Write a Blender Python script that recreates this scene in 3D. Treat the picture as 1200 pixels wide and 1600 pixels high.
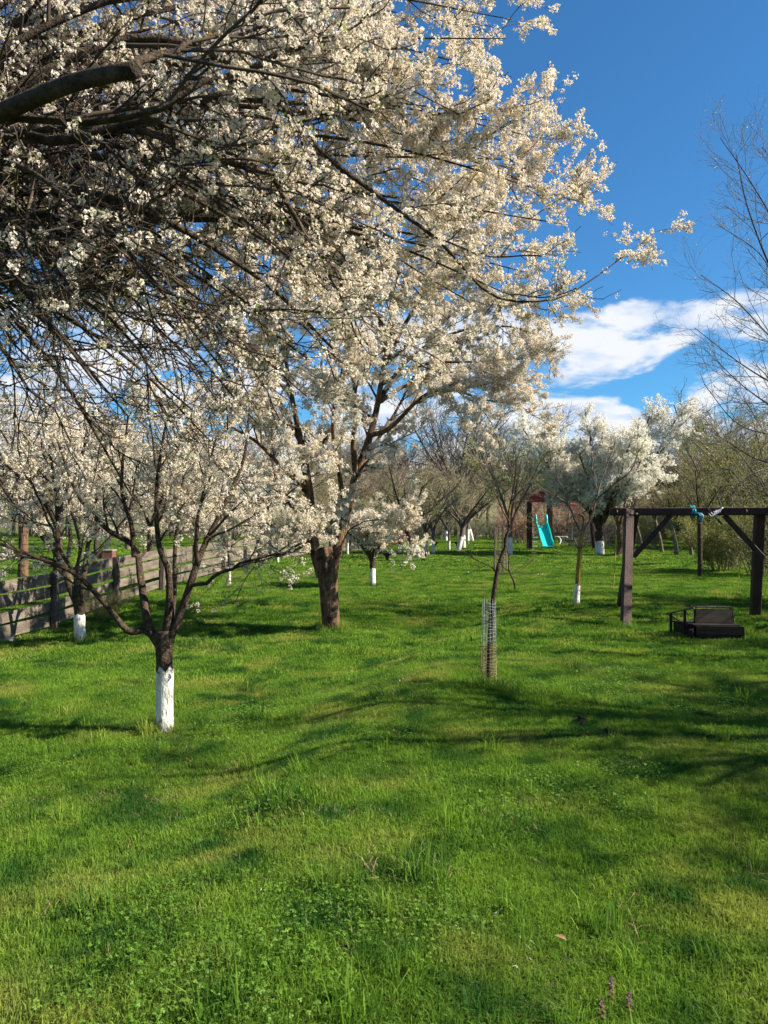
import bpy, math, random
import numpy as np
from mathutils import Vector, Matrix, Euler

for o in list(bpy.data.objects):
    bpy.data.objects.remove(o)
sc = bpy.context.scene
COL = sc.collection
R = math.radians

# ------------------------------------------------------------------ camera
CAMH = 1.65
F = 1200.0                       # focal length in pixels of a 1200 x 1600 frame
PITCH = math.atan(18 / F)
cd = bpy.data.cameras.new('camera')
cam = bpy.data.objects.new('camera', cd)
COL.objects.link(cam)
cam.location = (0, 0, CAMH)
cam.rotation_euler = (R(90) + PITCH, 0, 0)
cd.sensor_fit = 'VERTICAL'
cd.sensor_height = 36.0
cd.lens = 36.0 * F / 1600.0
cd.clip_start = 0.05
cd.clip_end = 2000
cd.dof.use_dof = True
cd.dof.focus_distance = 11.0
cd.dof.aperture_fstop = 8.0
sc.camera = cam

# ------------------------------------------------------------------ sky, sun, exposure
SUN_EL, SUN_AZ = 38.0, 98.0      # azimuth clockwise from +Y (the viewing direction)
w = bpy.data.worlds.new('World')
sc.world = w
w.use_nodes = True
nt = w.node_tree
nt.nodes.clear()
N = nt.nodes.new
L = nt.links.new


def wmath(op, a, b=None, c=None, clamp=False):
    n = N('ShaderNodeMath')
    n.operation = op
    n.use_clamp = clamp
    for i, v in enumerate((a, b, c)):
        if v is None:
            continue
        if isinstance(v, (int, float)):
            n.inputs[i].default_value = v
        else:
            L(v, n.inputs[i])
    return n.outputs[0]


def wrange(v, a, b, c, d, smooth=True):
    n = N('ShaderNodeMapRange')
    n.interpolation_type = 'SMOOTHSTEP' if smooth else 'LINEAR'
    L(v, n.inputs[0])
    for i, x in enumerate((a, b, c, d)):
        if isinstance(x, (int, float)):
            n.inputs[i + 1].default_value = x
        else:
            L(x, n.inputs[i + 1])
    return n.outputs[0]


sky = N('ShaderNodeTexSky')
sky.sky_type = 'NISHITA'
sky.sun_disc = False
sky.sun_elevation = R(SUN_EL)
sky.sun_rotation = R(SUN_AZ)
sky.altitude = 300
sky.air_density = 1.0
sky.dust_density = 0.25
sky.ozone_density = 3.0
tc = N('ShaderNodeTexCoord')
sep = N('ShaderNodeSeparateXYZ')
L(tc.outputs['Generated'], sep.inputs[0])
zc = wmath('MAXIMUM', sep.outputs[2], 0.0)
den = wmath('ADD', zc, 0.22)
cmb = N('ShaderNodeCombineXYZ')
L(wmath('DIVIDE', sep.outputs[0], den), cmb.inputs[0])
L(wmath('DIVIDE', sep.outputs[1], den), cmb.inputs[1])
cmb.inputs[2].default_value = 2.2
nz = N('ShaderNodeTexNoise')
nz.inputs['Scale'].default_value = 3.1
nz.inputs['Detail'].default_value = 13
nz.inputs['Roughness'].default_value = 0.56
nz.inputs['Distortion'].default_value = 0.3
L(cmb.outputs[0], nz.inputs['Vector'])
nz2 = N('ShaderNodeTexNoise')
nz2.inputs['Scale'].default_value = 6.5
nz2.inputs['Detail'].default_value = 6
L(cmb.outputs[0], nz2.inputs['Vector'])
thr = wrange(sep.outputs[2], 0.25, 0.285, 0.40, 0.76)
thr2 = wmath('ADD', thr, 0.13)
mask = wrange(nz.outputs[0], thr, thr2, 0.0, 1.0)
cramp = N('ShaderNodeMix')
cramp.data_type = 'RGBA'
cramp.inputs[6].default_value = (4.6, 5.4, 6.8, 1)
cramp.inputs[7].default_value = (6.9, 7.05, 7.4, 1)
L(wrange(nz2.outputs[0], 0.36, 0.58, 0.0, 1.0), cramp.inputs[0])
tint = N('ShaderNodeMix')
tint.data_type = 'RGBA'
tint.blend_type = 'MULTIPLY'
tint.inputs[0].default_value = 1.0
tint.inputs[7].default_value = (0.40, 0.86, 1.13, 1)
L(sky.outputs[0], tint.inputs[6])
mx = N('ShaderNodeMix')
mx.data_type = 'RGBA'
L(wmath('MULTIPLY', mask, 0.93), mx.inputs[0])
L(tint.outputs[2], mx.inputs[6])
L(cramp.outputs[2], mx.inputs[7])
bg = N('ShaderNodeBackground')
bg.inputs[1].default_value = 0.054
L(mx.outputs[2], bg.inputs[0])
wo = N('ShaderNodeOutputWorld')
L(bg.outputs[0], wo.inputs[0])

sd = bpy.data.lights.new('sun', 'SUN')
sd.energy = 5.0
sd.angle = R(0.53)
sd.color = (1.0, 0.90, 0.74)
sun = bpy.data.objects.new('sun', sd)
COL.objects.link(sun)
sdir = Vector((math.sin(R(SUN_AZ)) * math.cos(R(SUN_EL)), math.cos(R(SUN_AZ)) * math.cos(R(SUN_EL)), math.sin(R(SUN_EL))))
sun.rotation_euler = sdir.to_track_quat('Z', 'Y').to_euler()
sun.location = (30, 10, 30)
vs = sc.view_settings
vs.view_transform = 'Standard'
vs.look = 'None'
vs.exposure = 1.4
vs.gamma = 1.0
vs.use_curve_mapping = False
cy = sc.cycles
cy.max_bounces = 6
cy.diffuse_bounces = 4
cy.glossy_bounces = 1
cy.transmission_bounces = 3
cy.transparent_max_bounces = 4
cy.caustics_reflective = False
cy.caustics_refractive = False
cy.use_denoising = True

# ------------------------------------------------------------------ materials
MATS = {}


def new_mat(name):
    m = bpy.data.materials.new(name)
    m.use_nodes = True
    m.node_tree.nodes.clear()
    return m, m.node_tree


def mat_noise(name, c0, c1, scale=8.0, rough=0.8, bump=0.0, bscale=None, stretch=(1, 1, 1), c2=None, c2scale=3.0, c2lo=0.55, c2hi=0.65,
              translucent=0.0, tcol=None, spec=0.3, attr=None, world=False, c3=None, c3scale=0.4, lo=0.3, hi=0.7, c3lo=0.45, c3hi=0.62):
    """two colours by noise, an optional third in patches, bump, translucency"""
    m, t = new_mat(name)
    n, l = t.nodes.new, t.links.new
    if world:
        g = n('ShaderNodeNewGeometry')
        src = g.outputs['Position']
    else:
        g = n('ShaderNodeTexCoord')
        src = g.outputs['Object']
    mp = n('ShaderNodeMapping')
    mp.inputs['Scale'].default_value = stretch
    l(src, mp.inputs[0])
    a = n('ShaderNodeTexNoise')
    a.inputs['Scale'].default_value = scale
    a.inputs['Detail'].default_value = 5
    l(mp.outputs[0], a.inputs['Vector'])
    r = n('ShaderNodeMapRange')
    r.inputs[1].default_value = lo
    r.inputs[2].default_value = hi
    l(a.outputs[0], r.inputs[0])
    fac = r.outputs[0]
    if attr:
        at = n('ShaderNodeAttribute')
        at.attribute_name = attr
        ad = n('ShaderNodeMath')
        ad.operation = 'MULTIPLY_ADD'
        ad.inputs[1].default_value = 0.45
        ad.use_clamp = True
        l(fac, ad.inputs[0])
        sc2 = n('ShaderNodeMath')
        sc2.operation = 'MULTIPLY'
        sc2.inputs[1].default_value = 0.6
        l(at.outputs['Fac'], sc2.inputs[0])
        l(sc2.outputs[0], ad.inputs[2])
        fac = ad.outputs[0]
    x = n('ShaderNodeMix')
    x.data_type = 'RGBA'
    x.inputs[6].default_value = (*c0, 1)
    x.inputs[7].default_value = (*c1, 1)
    l(fac, x.inputs[0])
    out = x.outputs[2]
    for cc, cs, a0, a1 in ((c2, c2scale, c2lo, c2hi), (c3, c3scale, c3lo, c3hi)):
        if cc is None:
            continue
        b = n('ShaderNodeTexNoise')
        b.inputs['Scale'].default_value = cs
        b.inputs['Detail'].default_value = 4
        l(src, b.inputs['Vector'])
        r2 = n('ShaderNodeMapRange')
        r2.inputs[1].default_value = a0
        r2.inputs[2].default_value = a1
        l(b.outputs[0], r2.inputs[0])
        y = n('ShaderNodeMix')
        y.data_type = 'RGBA'
        l(r2.outputs[0], y.inputs[0])
        l(out, y.inputs[6])
        y.inputs[7].default_value = (*cc, 1)
        out = y.outputs[2]
    p = n('ShaderNodeBsdfPrincipled')
    p.inputs['Roughness'].default_value = rough
    p.inputs['Specular IOR Level'].default_value = spec
    l(out, p.inputs['Base Color'])
    if bump:
        bt = n('ShaderNodeTexNoise')
        bt.inputs['Scale'].default_value = bscale or scale * 3
        bt.inputs['Detail'].default_value = 6
        l(mp.outputs[0], bt.inputs['Vector'])
        bn = n('ShaderNodeBump')
        bn.inputs['Strength'].default_value = bump
        bn.inputs['Distance'].default_value = 0.03
        l(bt.outputs[0], bn.inputs['Height'])
        l(bn.outputs[0], p.inputs['Normal'])
    o = n('ShaderNodeOutputMaterial')
    if translucent:
        tr = n('ShaderNodeBsdfTranslucent')
        if tcol:
            tm = n('ShaderNodeMix')
            tm.data_type = 'RGBA'
            tm.blend_type = 'MULTIPLY'
            tm.inputs[0].default_value = 1
            l(out, tm.inputs[6])
            tm.inputs[7].default_value = (*tcol, 1)
            l(tm.outputs[2], tr.inputs[0])
        else:
            l(out, tr.inputs[0])
        ms = n('ShaderNodeMixShader')
        ms.inputs[0].default_value = translucent
        l(p.outputs[0], ms.inputs[1])
        l(tr.outputs[0], ms.inputs[2])
        l(ms.outputs[0], o.inputs[0])
    else:
        l(p.outputs[0], o.inputs[0])
    MATS[name] = m
    return m


mat_noise('soil_turf', (0.022, 0.034, 0.010), (0.075, 0.11, 0.02), 70, 1.0, 0.9, 110, c2=(0.11, 0.095, 0.04), c2scale=25, c2lo=0.52, c2hi=0.7, world=True, spec=0.0,
          c3=(0.05, 0.10, 0.016), c3scale=0.25)
mat_noise('grass_blade', (0.024, 0.100, 0.012), (0.225, 0.36, 0.042), 1.6, 0.6, 0, spec=0.12, attr='tint', c2=(0.33, 0.33, 0.08), c2scale=0.95, c2lo=0.51, c2hi=0.76, translucent=0.40,
          tcol=(1.0, 1.05, 0.6), world=True, c3=(0.032, 0.105, 0.017), c3scale=2.1, c3lo=0.49, c3hi=0.66)
mat_noise('clover', (0.06, 0.16, 0.018), (0.17, 0.30, 0.035), 5, 0.5, 0, attr='tint', translucent=0.35, tcol=(1, 1.05, 0.5), world=True)
mat_noise('bark', (0.020, 0.014, 0.010), (0.10, 0.07, 0.048), 22, 0.95, 1.0, 80, c2=(0.19, 0.13, 0.02), c2scale=7, c2lo=0.60, c2hi=0.74)
mat_noise('bark_lichen', (0.10, 0.07, 0.03), (0.28, 0.20, 0.05), 10, 0.92, 0.8, 55, (1, 1, 0.35), c2=(0.30, 0.22, 0.03), c2scale=3.5, c2lo=0.45, c2hi=0.62)
mat_noise('bark_old', (0.05, 0.03, 0.02), (0.21, 0.125, 0.07), 16, 0.95, 1.0, 50, (1, 1, 0.12), c2=(0.025, 0.018, 0.014), c2scale=9, c2lo=0.5, c2hi=0.66)
mat_noise('twig', (0.025, 0.018, 0.014), (0.085, 0.062, 0.045), 6, 0.9, c2=(0.17, 0.13, 0.03), c2scale=3, c2lo=0.62, c2hi=0.75)
mat_noise('bark_grey', (0.075, 0.06, 0.047), (0.18, 0.145, 0.115), 12, 0.92, 0.8, 50, (1, 1, 0.35))
mat_noise('twig_brown', (0.19, 0.145, 0.105), (0.34, 0.265, 0.195), 1.2, 0.9, world=True, c2=(0.17, 0.17, 0.06), c2scale=0.2, c2lo=0.5, c2hi=0.65)
mat_noise('twig_grey', (0.09, 0.085, 0.078), (0.19, 0.175, 0.155), 2, 0.9, world=True)
mat_noise('cut_wood', (0.10, 0.07, 0.045), (0.19, 0.13, 0.08), 30, 0.9)
mat_noise('whitewash', (0.46, 0.43, 0.38), (0.74, 0.72, 0.67), 20, 0.95, 0.9, 60, (1, 1, 0.25), c2=(0.22, 0.175, 0.13), c2scale=17, c2lo=0.60, c2hi=0.70, lo=0.35, hi=0.55)
mat_noise('petal', (0.83, 0.75, 0.66), (0.91, 0.87, 0.82), 40, 0.6, 0, translucent=0.42, tcol=(1.0, 0.92, 0.81), world=True, spec=0.1)
mat_noise('petal_white', (0.86, 0.84, 0.79), (0.93, 0.92, 0.88), 40, 0.6, 0, translucent=0.48, tcol=(1.0, 0.97, 0.90), world=True, spec=0.1)
mat_noise('petal_pink', (0.36, 0.14, 0.13), (0.52, 0.26, 0.24), 3, 0.6, 0, translucent=0.4, world=True, spec=0.1)
mat_noise('stamen', (0.34, 0.30, 0.07), (0.42, 0.36, 0.12), 40, 0.7)
mat_noise('leaf_young', (0.13, 0.22, 0.03), (0.24, 0.32, 0.06), 9, 0.5, 0, translucent=0.45, world=True)
mat_noise('leaf_olive', (0.13, 0.15, 0.03), (0.26, 0.26, 0.07), 2, 0.6, 0, translucent=0.4, world=True)
mat_noise('leaf_dark', (0.035, 0.05, 0.025), (0.075, 0.085, 0.045), 3, 0.6, 0, translucent=0.25, world=True)
mat_noise('fence_wood', (0.07, 0.058, 0.045), (0.185, 0.155, 0.122), 7, 0.9, 0.6, 40, (0.25, 0.25, 1.6), c2=(0.28, 0.19, 0.03), c2scale=0.9, c2lo=0.66, c2hi=0.78, world=True)
mat_noise('post_wood', (0.045, 0.035, 0.028), (0.13, 0.105, 0.085), 9, 0.9, 0.6, 40, (1, 1, 0.2), world=True)
mat_noise('stained_wood', (0.026, 0.013, 0.011), (0.062, 0.031, 0.027), 6, 0.7, 0.35, 50, (1, 1, 0.2))
mat_noise('dark_wood', (0.008, 0.006, 0.005), (0.026, 0.019, 0.014), 8, 0.85, 0.12, 30, (0.3, 1, 1))
mat_noise('red_wood', (0.28, 0.025, 0.035), (0.40, 0.05, 0.06), 8, 0.6)
mat_noise('rail_wood', (0.16, 0.08, 0.055), (0.28, 0.16, 0.11), 8, 0.8, world=True)
mat_noise('turquoise_plastic', (0.02, 0.46, 0.45), (0.03, 0.54, 0.52), 4, 0.35, spec=0.5)
mat_noise('blue_cloth', (0.02, 0.25, 0.38), (0.05, 0.42, 0.55), 20, 0.8)
mat_noise('white_cloth', (0.55, 0.56, 0.62), (0.75, 0.75, 0.8), 20, 0.8)
mat_noise('black_strap', (0.012, 0.012, 0.016), (0.03, 0.03, 0.035), 20, 0.6)
mat_noise('yellow_rope', (0.35, 0.24, 0.03), (0.5, 0.36, 0.06), 60, 0.8)
mat_noise('wire', (0.20, 0.23, 0.22), (0.42, 0.45, 0.43), 30, 0.6)
mat_noise('wire_rust', (0.26, 0.17, 0.10), (0.42, 0.31, 0.21), 30, 0.8)
mat_noise('white_paint', (0.65, 0.65, 0.62), (0.8, 0.8, 0.78), 10, 0.5)
mat_noise('crate_red', (0.15, 0.055, 0.045), (0.22, 0.10, 0.085), 10, 0.7)
mat_noise('concrete', (0.22, 0.21, 0.19), (0.36, 0.34, 0.31), 9, 0.9, 0.4)
mat_noise('dark_grey', (0.05, 0.05, 0.05), (0.11, 0.11, 0.11), 9, 0.8)
mat_noise('soil', (0.018, 0.013, 0.010), (0.05, 0.038, 0.028), 25, 0.95, 1.0, 60)
mat_noise('dry_leaf', (0.20, 0.12, 0.06), (0.34, 0.22, 0.12), 30, 0.8)
mat_noise('purple_flower', (0.20, 0.06, 0.19), (0.36, 0.14, 0.33), 40, 0.7, translucent=0.3)
mat_noise('nettle_leaf', (0.10, 0.05, 0.04), (0.16, 0.12, 0.05), 30, 0.7, translucent=0.3)
mat_noise('wood_floor', (0.09, 0.085, 0.045), (0.13, 0.13, 0.06), 0.4, 0.95, 0.8, 3, world=True, c2=(0.07, 0.11, 0.025), c2scale=0.03, c2lo=0.5, c2hi=0.6)
mat_noise('stone', (0.3, 0.28, 0.25), (0.48, 0.46, 0.42), 12, 0.9, 0.5)



def splash(m, col, z0, z1):
    """earth splashed up the foot of the painted trunks"""
    t = m.node_tree
    n, l = t.nodes.new, t.links.new
    p = [x for x in t.nodes if x.type == 'BSDF_PRINCIPLED'][0]
    src = p.inputs['Base Color'].links[0].from_socket
    tc_, sp_ = n('ShaderNodeTexCoord'), n('ShaderNodeSeparateXYZ')
    l(tc_.outputs['Object'], sp_.inputs[0])
    no = n('ShaderNodeTexNoise')
    no.inputs['Scale'].default_value = 25
    no.inputs['Detail'].default_value = 5
    l(tc_.outputs['Object'], no.inputs['Vector'])
    ad = n('ShaderNodeMath')
    ad.operation = 'MULTIPLY_ADD'
    ad.inputs[1].default_value = -0.30
    l(no.outputs[0], ad.inputs[0])
    l(sp_.outputs[2], ad.inputs[2])
    mr = n('ShaderNodeMapRange')
    for i, v in enumerate((z0 - 0.15, z1 - 0.15, 0.75, 0.0)):
        mr.inputs[i + 1].default_value = v
    l(ad.outputs[0], mr.inputs[0])
    mx_ = n('ShaderNodeMix')
    mx_.data_type = 'RGBA'
    mx_.inputs[7].default_value = (*col, 1)
    l(mr.outputs[0], mx_.inputs[0])
    l(src, mx_.inputs[6])
    l(mx_.outputs[2], p.inputs['Base Color'])


splash(MATS['whitewash'], (0.17, 0.14, 0.09), 0.02, 0.16)

# ------------------------------------------------------------------ mesh helpers


def link(name, me, mats, parent=None, loc=None):
    o = bpy.data.objects.new(name, me)
    COL.objects.link(o)
    if me is not None and not me.materials:
        for m in ([mats] if isinstance(mats, str) else mats):
            me.materials.append(MATS[m])
    if parent is not None:
        o.parent = parent
    if loc is not None:
        o.location = loc
    return o


def tag(o, label=None, cat=None, group=None, kind=None):
    if label:
        o['label'] = label
    if cat:
        o['category'] = cat
    if group:
        o['group'] = group
    if kind:
        o['kind'] = kind
    return o


def thing(name, label, cat, loc=(0, 0, 0), rz=0.0, group=None):
    o = bpy.data.objects.new(name, None)
    COL.objects.link(o)
    o.empty_display_size = 0.1
    o.location = loc
    o.rotation_euler = (0, 0, rz)
    return tag(o, label, cat, group)


def copy_tree(root, loc, rz=0.0, s=1.0, label=None, group=None):
    r = root.copy()
    COL.objects.link(r)
    r.location = loc
    r.rotation_euler = (0, 0, rz)
    r.scale = (s, s, s)
    tag(r, label, None, group)
    for ch in list(root.children):
        c = ch.copy()
        COL.objects.link(c)
        c.parent = r
        for g in list(ch.children):
            d = g.copy()
            COL.objects.link(d)
            d.parent = c
    return r


def np_mesh(name, V, faces, smooth=True, mat_idx=None, tint=None):
    """V (n,3); faces: list of int arrays (m,k)"""
    me = bpy.data.meshes.new(name)
    V = np.asarray(V, np.float32)
    me.vertices.add(len(V))
    me.vertices.foreach_set('co', V.ravel())
    faces = [np.asarray(f, np.int32) for f in faces if len(f)]
    loops = np.concatenate([f.ravel() for f in faces]) if faces else np.zeros(0, np.int32)
    tot = np.concatenate([np.full(len(f), f.shape[1], np.int32) for f in faces]) if faces else np.zeros(0, np.int32)
    if len(loops):
        me.loops.add(len(loops))
        me.loops.foreach_set('vertex_index', loops)
        me.polygons.add(len(tot))
        start = np.concatenate([[0], np.cumsum(tot)[:-1]]).astype(np.int32)
        me.polygons.foreach_set('loop_start', start)
        if mat_idx is not None:
            me.polygons.foreach_set('material_index', np.asarray(mat_idx, np.int32))
        me.polygons.foreach_set('use_smooth', np.full(len(tot), smooth))
    if tint is not None:
        a = me.attributes.new('tint', 'FLOAT', 'POINT')
        a.data.foreach_set('value', np.asarray(tint, np.float32))
    me.update(calc_edges=True)
    me.validate()
    return me


def norm(a):
    return a / np.maximum(np.linalg.norm(a, axis=-1, keepdims=True), 1e-9)


def tubes(P, Rr, sides, caps=True):
    """many tubes at once: P (m,n,3), Rr (m,n)"""
    m, n, _ = P.shape
    T = np.empty_like(P)
    T[:, 1:-1] = P[:, 2:] - P[:, :-2]
    T[:, 0] = P[:, 1] - P[:, 0]
    T[:, -1] = P[:, -1] - P[:, -2]
    T = norm(T)
    ref = np.where(np.abs(T[:, 0, 2:3]) < 0.9, np.array([[0, 0, 1.0]]), np.array([[1.0, 0, 0]]))
    Nn = np.empty_like(P)
    Nn[:, 0] = norm(np.cross(T[:, 0], ref))
    for i in range(1, n):
        v = Nn[:, i - 1] - T[:, i] * np.sum(Nn[:, i - 1] * T[:, i], -1, keepdims=True)
        Nn[:, i] = norm(v)
    B = np.cross(T, Nn)
    ang = np.arange(sides) * 2 * np.pi / sides
    V = P[:, :, None, :] + Rr[:, :, None, None] * (np.cos(ang)[None, None, :, None] * Nn[:, :, None, :] + np.sin(ang)[None, None, :, None] * B[:, :, None, :])
    V = V.reshape(-1, 3)
    idx = np.arange(m * n * sides).reshape(m, n, sides)
    a = idx[:, :-1, :]
    b = np.roll(idx, -1, axis=2)[:, :-1, :]
    c = np.roll(idx, -1, axis=2)[:, 1:, :]
    d = idx[:, 1:, :]
    Fq = np.stack([a, b, c, d], -1).reshape(-1, 4)
    faces = [Fq]
    if caps:
        faces.append(idx[:, -1, :].reshape(-1, sides))
    return V, faces


def merge(parts):
    Vs, fs, off = [], [], 0
    for V, faces in parts:
        Vs.append(V)
        for f in faces:
            fs.append(f + off)
        off += len(V)
    return np.concatenate(Vs), fs


def resample(pts, n):
    """Catmull-Rom through pts, n evenly spaced samples"""
    p = np.asarray(pts, float)
    if len(p) == 2:
        t = np.linspace(0, 1, n)[:, None]
        return p[0] * (1 - t) + p[1] * t
    q = np.vstack([2 * p[0] - p[1], p, 2 * p[-1] - p[-2]])
    out = []
    for i in range(1, len(q) - 2):
        for t in np.linspace(0, 1, 12, endpoint=False):
            a, b, c, d = q[i - 1:i + 3]
            out.append(0.5 * (2 * b + (c - a) * t + (2 * a - 5 * b + 4 * c - d) * t * t + (3 * b - a - 3 * c + d) * t ** 3))
    out.append(p[-1])
    out = np.array(out)
    s = np.concatenate([[0], np.cumsum(np.linalg.norm(np.diff(out, axis=0), axis=1))])
    u = np.linspace(0, s[-1], n)
    return np.stack([np.interp(u, s, out[:, k]) for k in range(3)], 1)


def box_verts(cx, cy_, cz, sx, sy, sz):
    v = np.array([[x, y, z] for z in (-.5, .5) for y in (-.5, .5) for x in (-.5, .5)]) * [sx, sy, sz] + [cx, cy_, cz]
    f = np.array([[0, 2, 3, 1], [4, 5, 7, 6], [0, 1, 5, 4], [2, 6, 7, 3], [0, 4, 6, 2], [1, 3, 7, 5]])
    return v, [f]


def bar(p0, p1, wx, wz, up=(0, 0, 1)):
    """squared bar between two points, chamfered a little by 8 sides"""
    p0, p1 = np.array(p0, float), np.array(p1, float)
    t = norm(p1 - p0)
    u = np.array(up, float)
    if abs(np.dot(t, u)) > 0.95:
        u = np.array([0, 1.0, 0])
    s = norm(np.cross(t, u))
    u = np.cross(s, t)
    c = min(wx, wz) * 0.10
    a, b = wx / 2, wz / 2
    prof = [(-a, -b + c), (-a + c, -b), (a - c, -b), (a, -b + c), (a, b - c), (a - c, b), (-a + c, b), (-a, b - c)]
    V = np.array([q + x * s + y * u for q in (p0, p1) for x, y in prof])
    k = 8
    Fq = np.array([[i, (i + 1) % k, k + (i + 1) % k, k + i] for i in range(k)])
    return V, [Fq, np.array([list(range(k))[::-1], list(range(k, 2 * k))])]


def mesh_obj(name, parts, mat, parent=None, smooth=False):
    V, f = merge(parts)
    return link(name, np_mesh(name, V, f, smooth), mat, parent)


# value noise for terrain and scatter
def vnoise(x, y, seed=0):
    x = np.asarray(x, float)
    y = np.asarray(y, float)
    xi, yi = np.floor(x).astype(np.int64), np.floor(y).astype(np.int64)
    xf, yf = x - xi, y - yi
    u, v = xf * xf * (3 - 2 * xf), yf * yf * (3 - 2 * yf)

    def h(a, b):
        n = (a * 374761393 + b * 668265263 + seed * 144665) & 0x7fffffff
        n = ((n ^ (n >> 13)) * 1274126177) & 0x7fffffff
        return ((n ^ (n >> 16)) & 0xffff) / 65535.0
    return (h(xi, yi) * (1 - u) + h(xi + 1, yi) * u) * (1 - v) + (h(xi, yi + 1) * (1 - u) + h(xi + 1, yi + 1) * u) * v


def sstep(a, b, x):
    t = np.clip((x - a) / (b - a), 0, 1)
    return t * t * (3 - 2 * t)


def H(x, y):
    """height of the lawn: a low bank curves across it, the left side lies lower"""
    x = np.asarray(x, float)
    y = np.asarray(y, float)
    xb = np.interp(y, [0, 3.7, 5.5, 7.7, 10.6, 13.5, 18], [-1.5, -1.2, -1.0, -0.55, 0.35, 1.7, 3.2])
    drop = sstep(-0.95, 0.65, xb - x + 0.14 * (vnoise(x * 1.1, y * 1.1, 4) - 0.5))
    fade = sstep(1.5, 5.0, y) * (1 - sstep(12.5, 19, y))
    z = -0.28 * drop * fade
    z = z + 0.05 * (vnoise(x * 0.55, y * 0.55, 1) - 0.5) + 0.028 * (vnoise(x * 1.9, y * 1.9, 2) - 0.5)
    z = z + 0.10 * (vnoise(x * 0.12 + 3, y * 0.12, 3) - 0.5) * sstep(8, 20, y)
    return z


CP, SP = math.cos(PITCH), math.sin(PITCH)


def W(px, py, d):
    """point at depth d along the view axis behind pixel (px, py) of the 1200 x 1600 frame"""
    a, b = (px - 600) / F * d, -(py - 800) / F * d
    return np.array([a, d * CP - b * SP, CAMH + d * SP + b * CP])


def G(px, py):
    """where the ground lies under pixel (px, py)"""
    z = 0.0
    for _ in range(30):
        u = W(px, py, 1.0) - np.array([0, 0, CAMH])
        s = (z - CAMH) / u[2]
        p = np.array([0, 0, CAMH]) + u * s
        z = 0.5 * z + 0.5 * float(H(p[0], p[1]))
    p[2] = float(H(p[0], p[1]))
    return p


# ------------------------------------------------------------------ ground
def make_ground():
    xs = np.unique(np.concatenate([np.arange(-9, 12, 0.14), np.arange(-40, 45, 1.0), np.linspace(-900, 900, 61)]).round(3))
    ys = np.unique(np.concatenate([np.arange(-2, 22, 0.14), np.arange(-20, 100, 1.0), np.linspace(-300, 1500, 61)]).round(3))
    X, Y = np.meshgrid(xs, ys)
    Z = H(X, Y)
    V = np.stack([X, Y, Z], -1).reshape(-1, 3)
    nx, ny = len(xs), len(ys)
    i = np.arange(nx * ny).reshape(ny, nx)
    Fq = np.stack([i[:-1, :-1], i[:-1, 1:], i[1:, 1:], i[1:, :-1]], -1).reshape(-1, 4)
    tag(link('ground', np_mesh('ground', V, [Fq]), 'soil_turf'), kind='structure')
    # wooded rise behind the orchard
    xs = np.linspace(-260, 260, 90)
    ys = np.linspace(96, 330, 40)
    X, Y = np.meshgrid(xs, ys)
    Z = -1.0 + 15 * sstep(96, 230, Y + 14 * vnoise(X * 0.02, Y * 0.02, 7)) * (0.75 + 0.5 * vnoise(X * 0.011 + 5, Y * 0.01, 8)) - 6 * sstep(250, 330, Y)
    V = np.stack([X, Y, Z], -1).reshape(-1, 3)
    i = np.arange(V.shape[0]).reshape(40, 90)
    Fq = np.stack([i[:-1, :-1], i[:-1, 1:], i[1:, 1:], i[1:, :-1]], -1).reshape(-1, 4)
    tag(link('hill', np_mesh('hill', V, [Fq]), 'wood_floor'), kind='structure')


make_ground()

# ------------------------------------------------------------------ scattering (geometry nodes, instances of plain geometry)


def source(name, me):
    """a mesh that only lives inside the scatter below"""
    return bpy.data.objects.new(name, me)


def scatter_group(name, sources):
    g = bpy.data.node_groups.new(name, 'GeometryNodeTree')
    g.interface.new_socket('Geometry', in_out='INPUT', socket_type='NodeSocketGeometry')
    g.interface.new_socket('Geometry', in_out='OUTPUT', socket_type='NodeSocketGeometry')
    n, l = g.nodes.new, g.links.new
    gi, go = n('NodeGroupInput'), n('NodeGroupOutput')
    j = n('GeometryNodeJoinGeometry')
    for s in sources:
        oi = n('GeometryNodeObjectInfo')
        oi.inputs['Object'].default_value = s
        oi.inputs['As Instance'].default_value = False
        ti = n('GeometryNodeGeometryToInstance')
        l(oi.outputs['Geometry'], ti.inputs[0])
        l(ti.outputs[0], j.inputs[0])

    def attr(nm, ty):
        a = n('GeometryNodeInputNamedAttribute')
        a.data_type = ty
        a.inputs[0].default_value = nm
        return a.outputs[0]
    iop = n('GeometryNodeInstanceOnPoints')
    l(gi.outputs[0], iop.inputs['Points'])
    l(j.outputs[0], iop.inputs['Instance'])
    iop.inputs['Pick Instance'].default_value = True
    l(attr('idx', 'INT'), iop.inputs['Instance Index'])
    e = n('FunctionNodeEulerToRotation')
    l(attr('rot', 'FLOAT_VECTOR'), e.inputs[0])
    l(e.outputs[0], iop.inputs['Rotation'])
    l(attr('scl', 'FLOAT'), iop.inputs['Scale'])
    l(iop.outputs[0], go.inputs[0])
    return g


def scatter(name, pts, rot, scl, idx, group, parent=None, mats=()):
    me = bpy.data.meshes.new(name)
    me.vertices.add(len(pts))
    me.vertices.foreach_set('co', np.asarray(pts, np.float32).ravel())
    a = me.attributes.new('rot', 'FLOAT_VECTOR', 'POINT')
    a.data.foreach_set('vector', np.asarray(rot, np.float32).ravel())
    a = me.attributes.new('scl', 'FLOAT', 'POINT')
    a.data.foreach_set('value', np.asarray(scl, np.float32))
    a = me.attributes.new('idx', 'INT', 'POINT')
    a.data.foreach_set('value', np.asarray(idx, np.int32))
    for m in mats:
        me.materials.append(MATS[m])
    o = bpy.data.objects.new(name, me)
    COL.objects.link(o)
    o.parent = parent
    md = o.modifiers.new('scatter', 'NODES')
    md.node_group = group
    o['kind'] = 'stuff'
    return o


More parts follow.
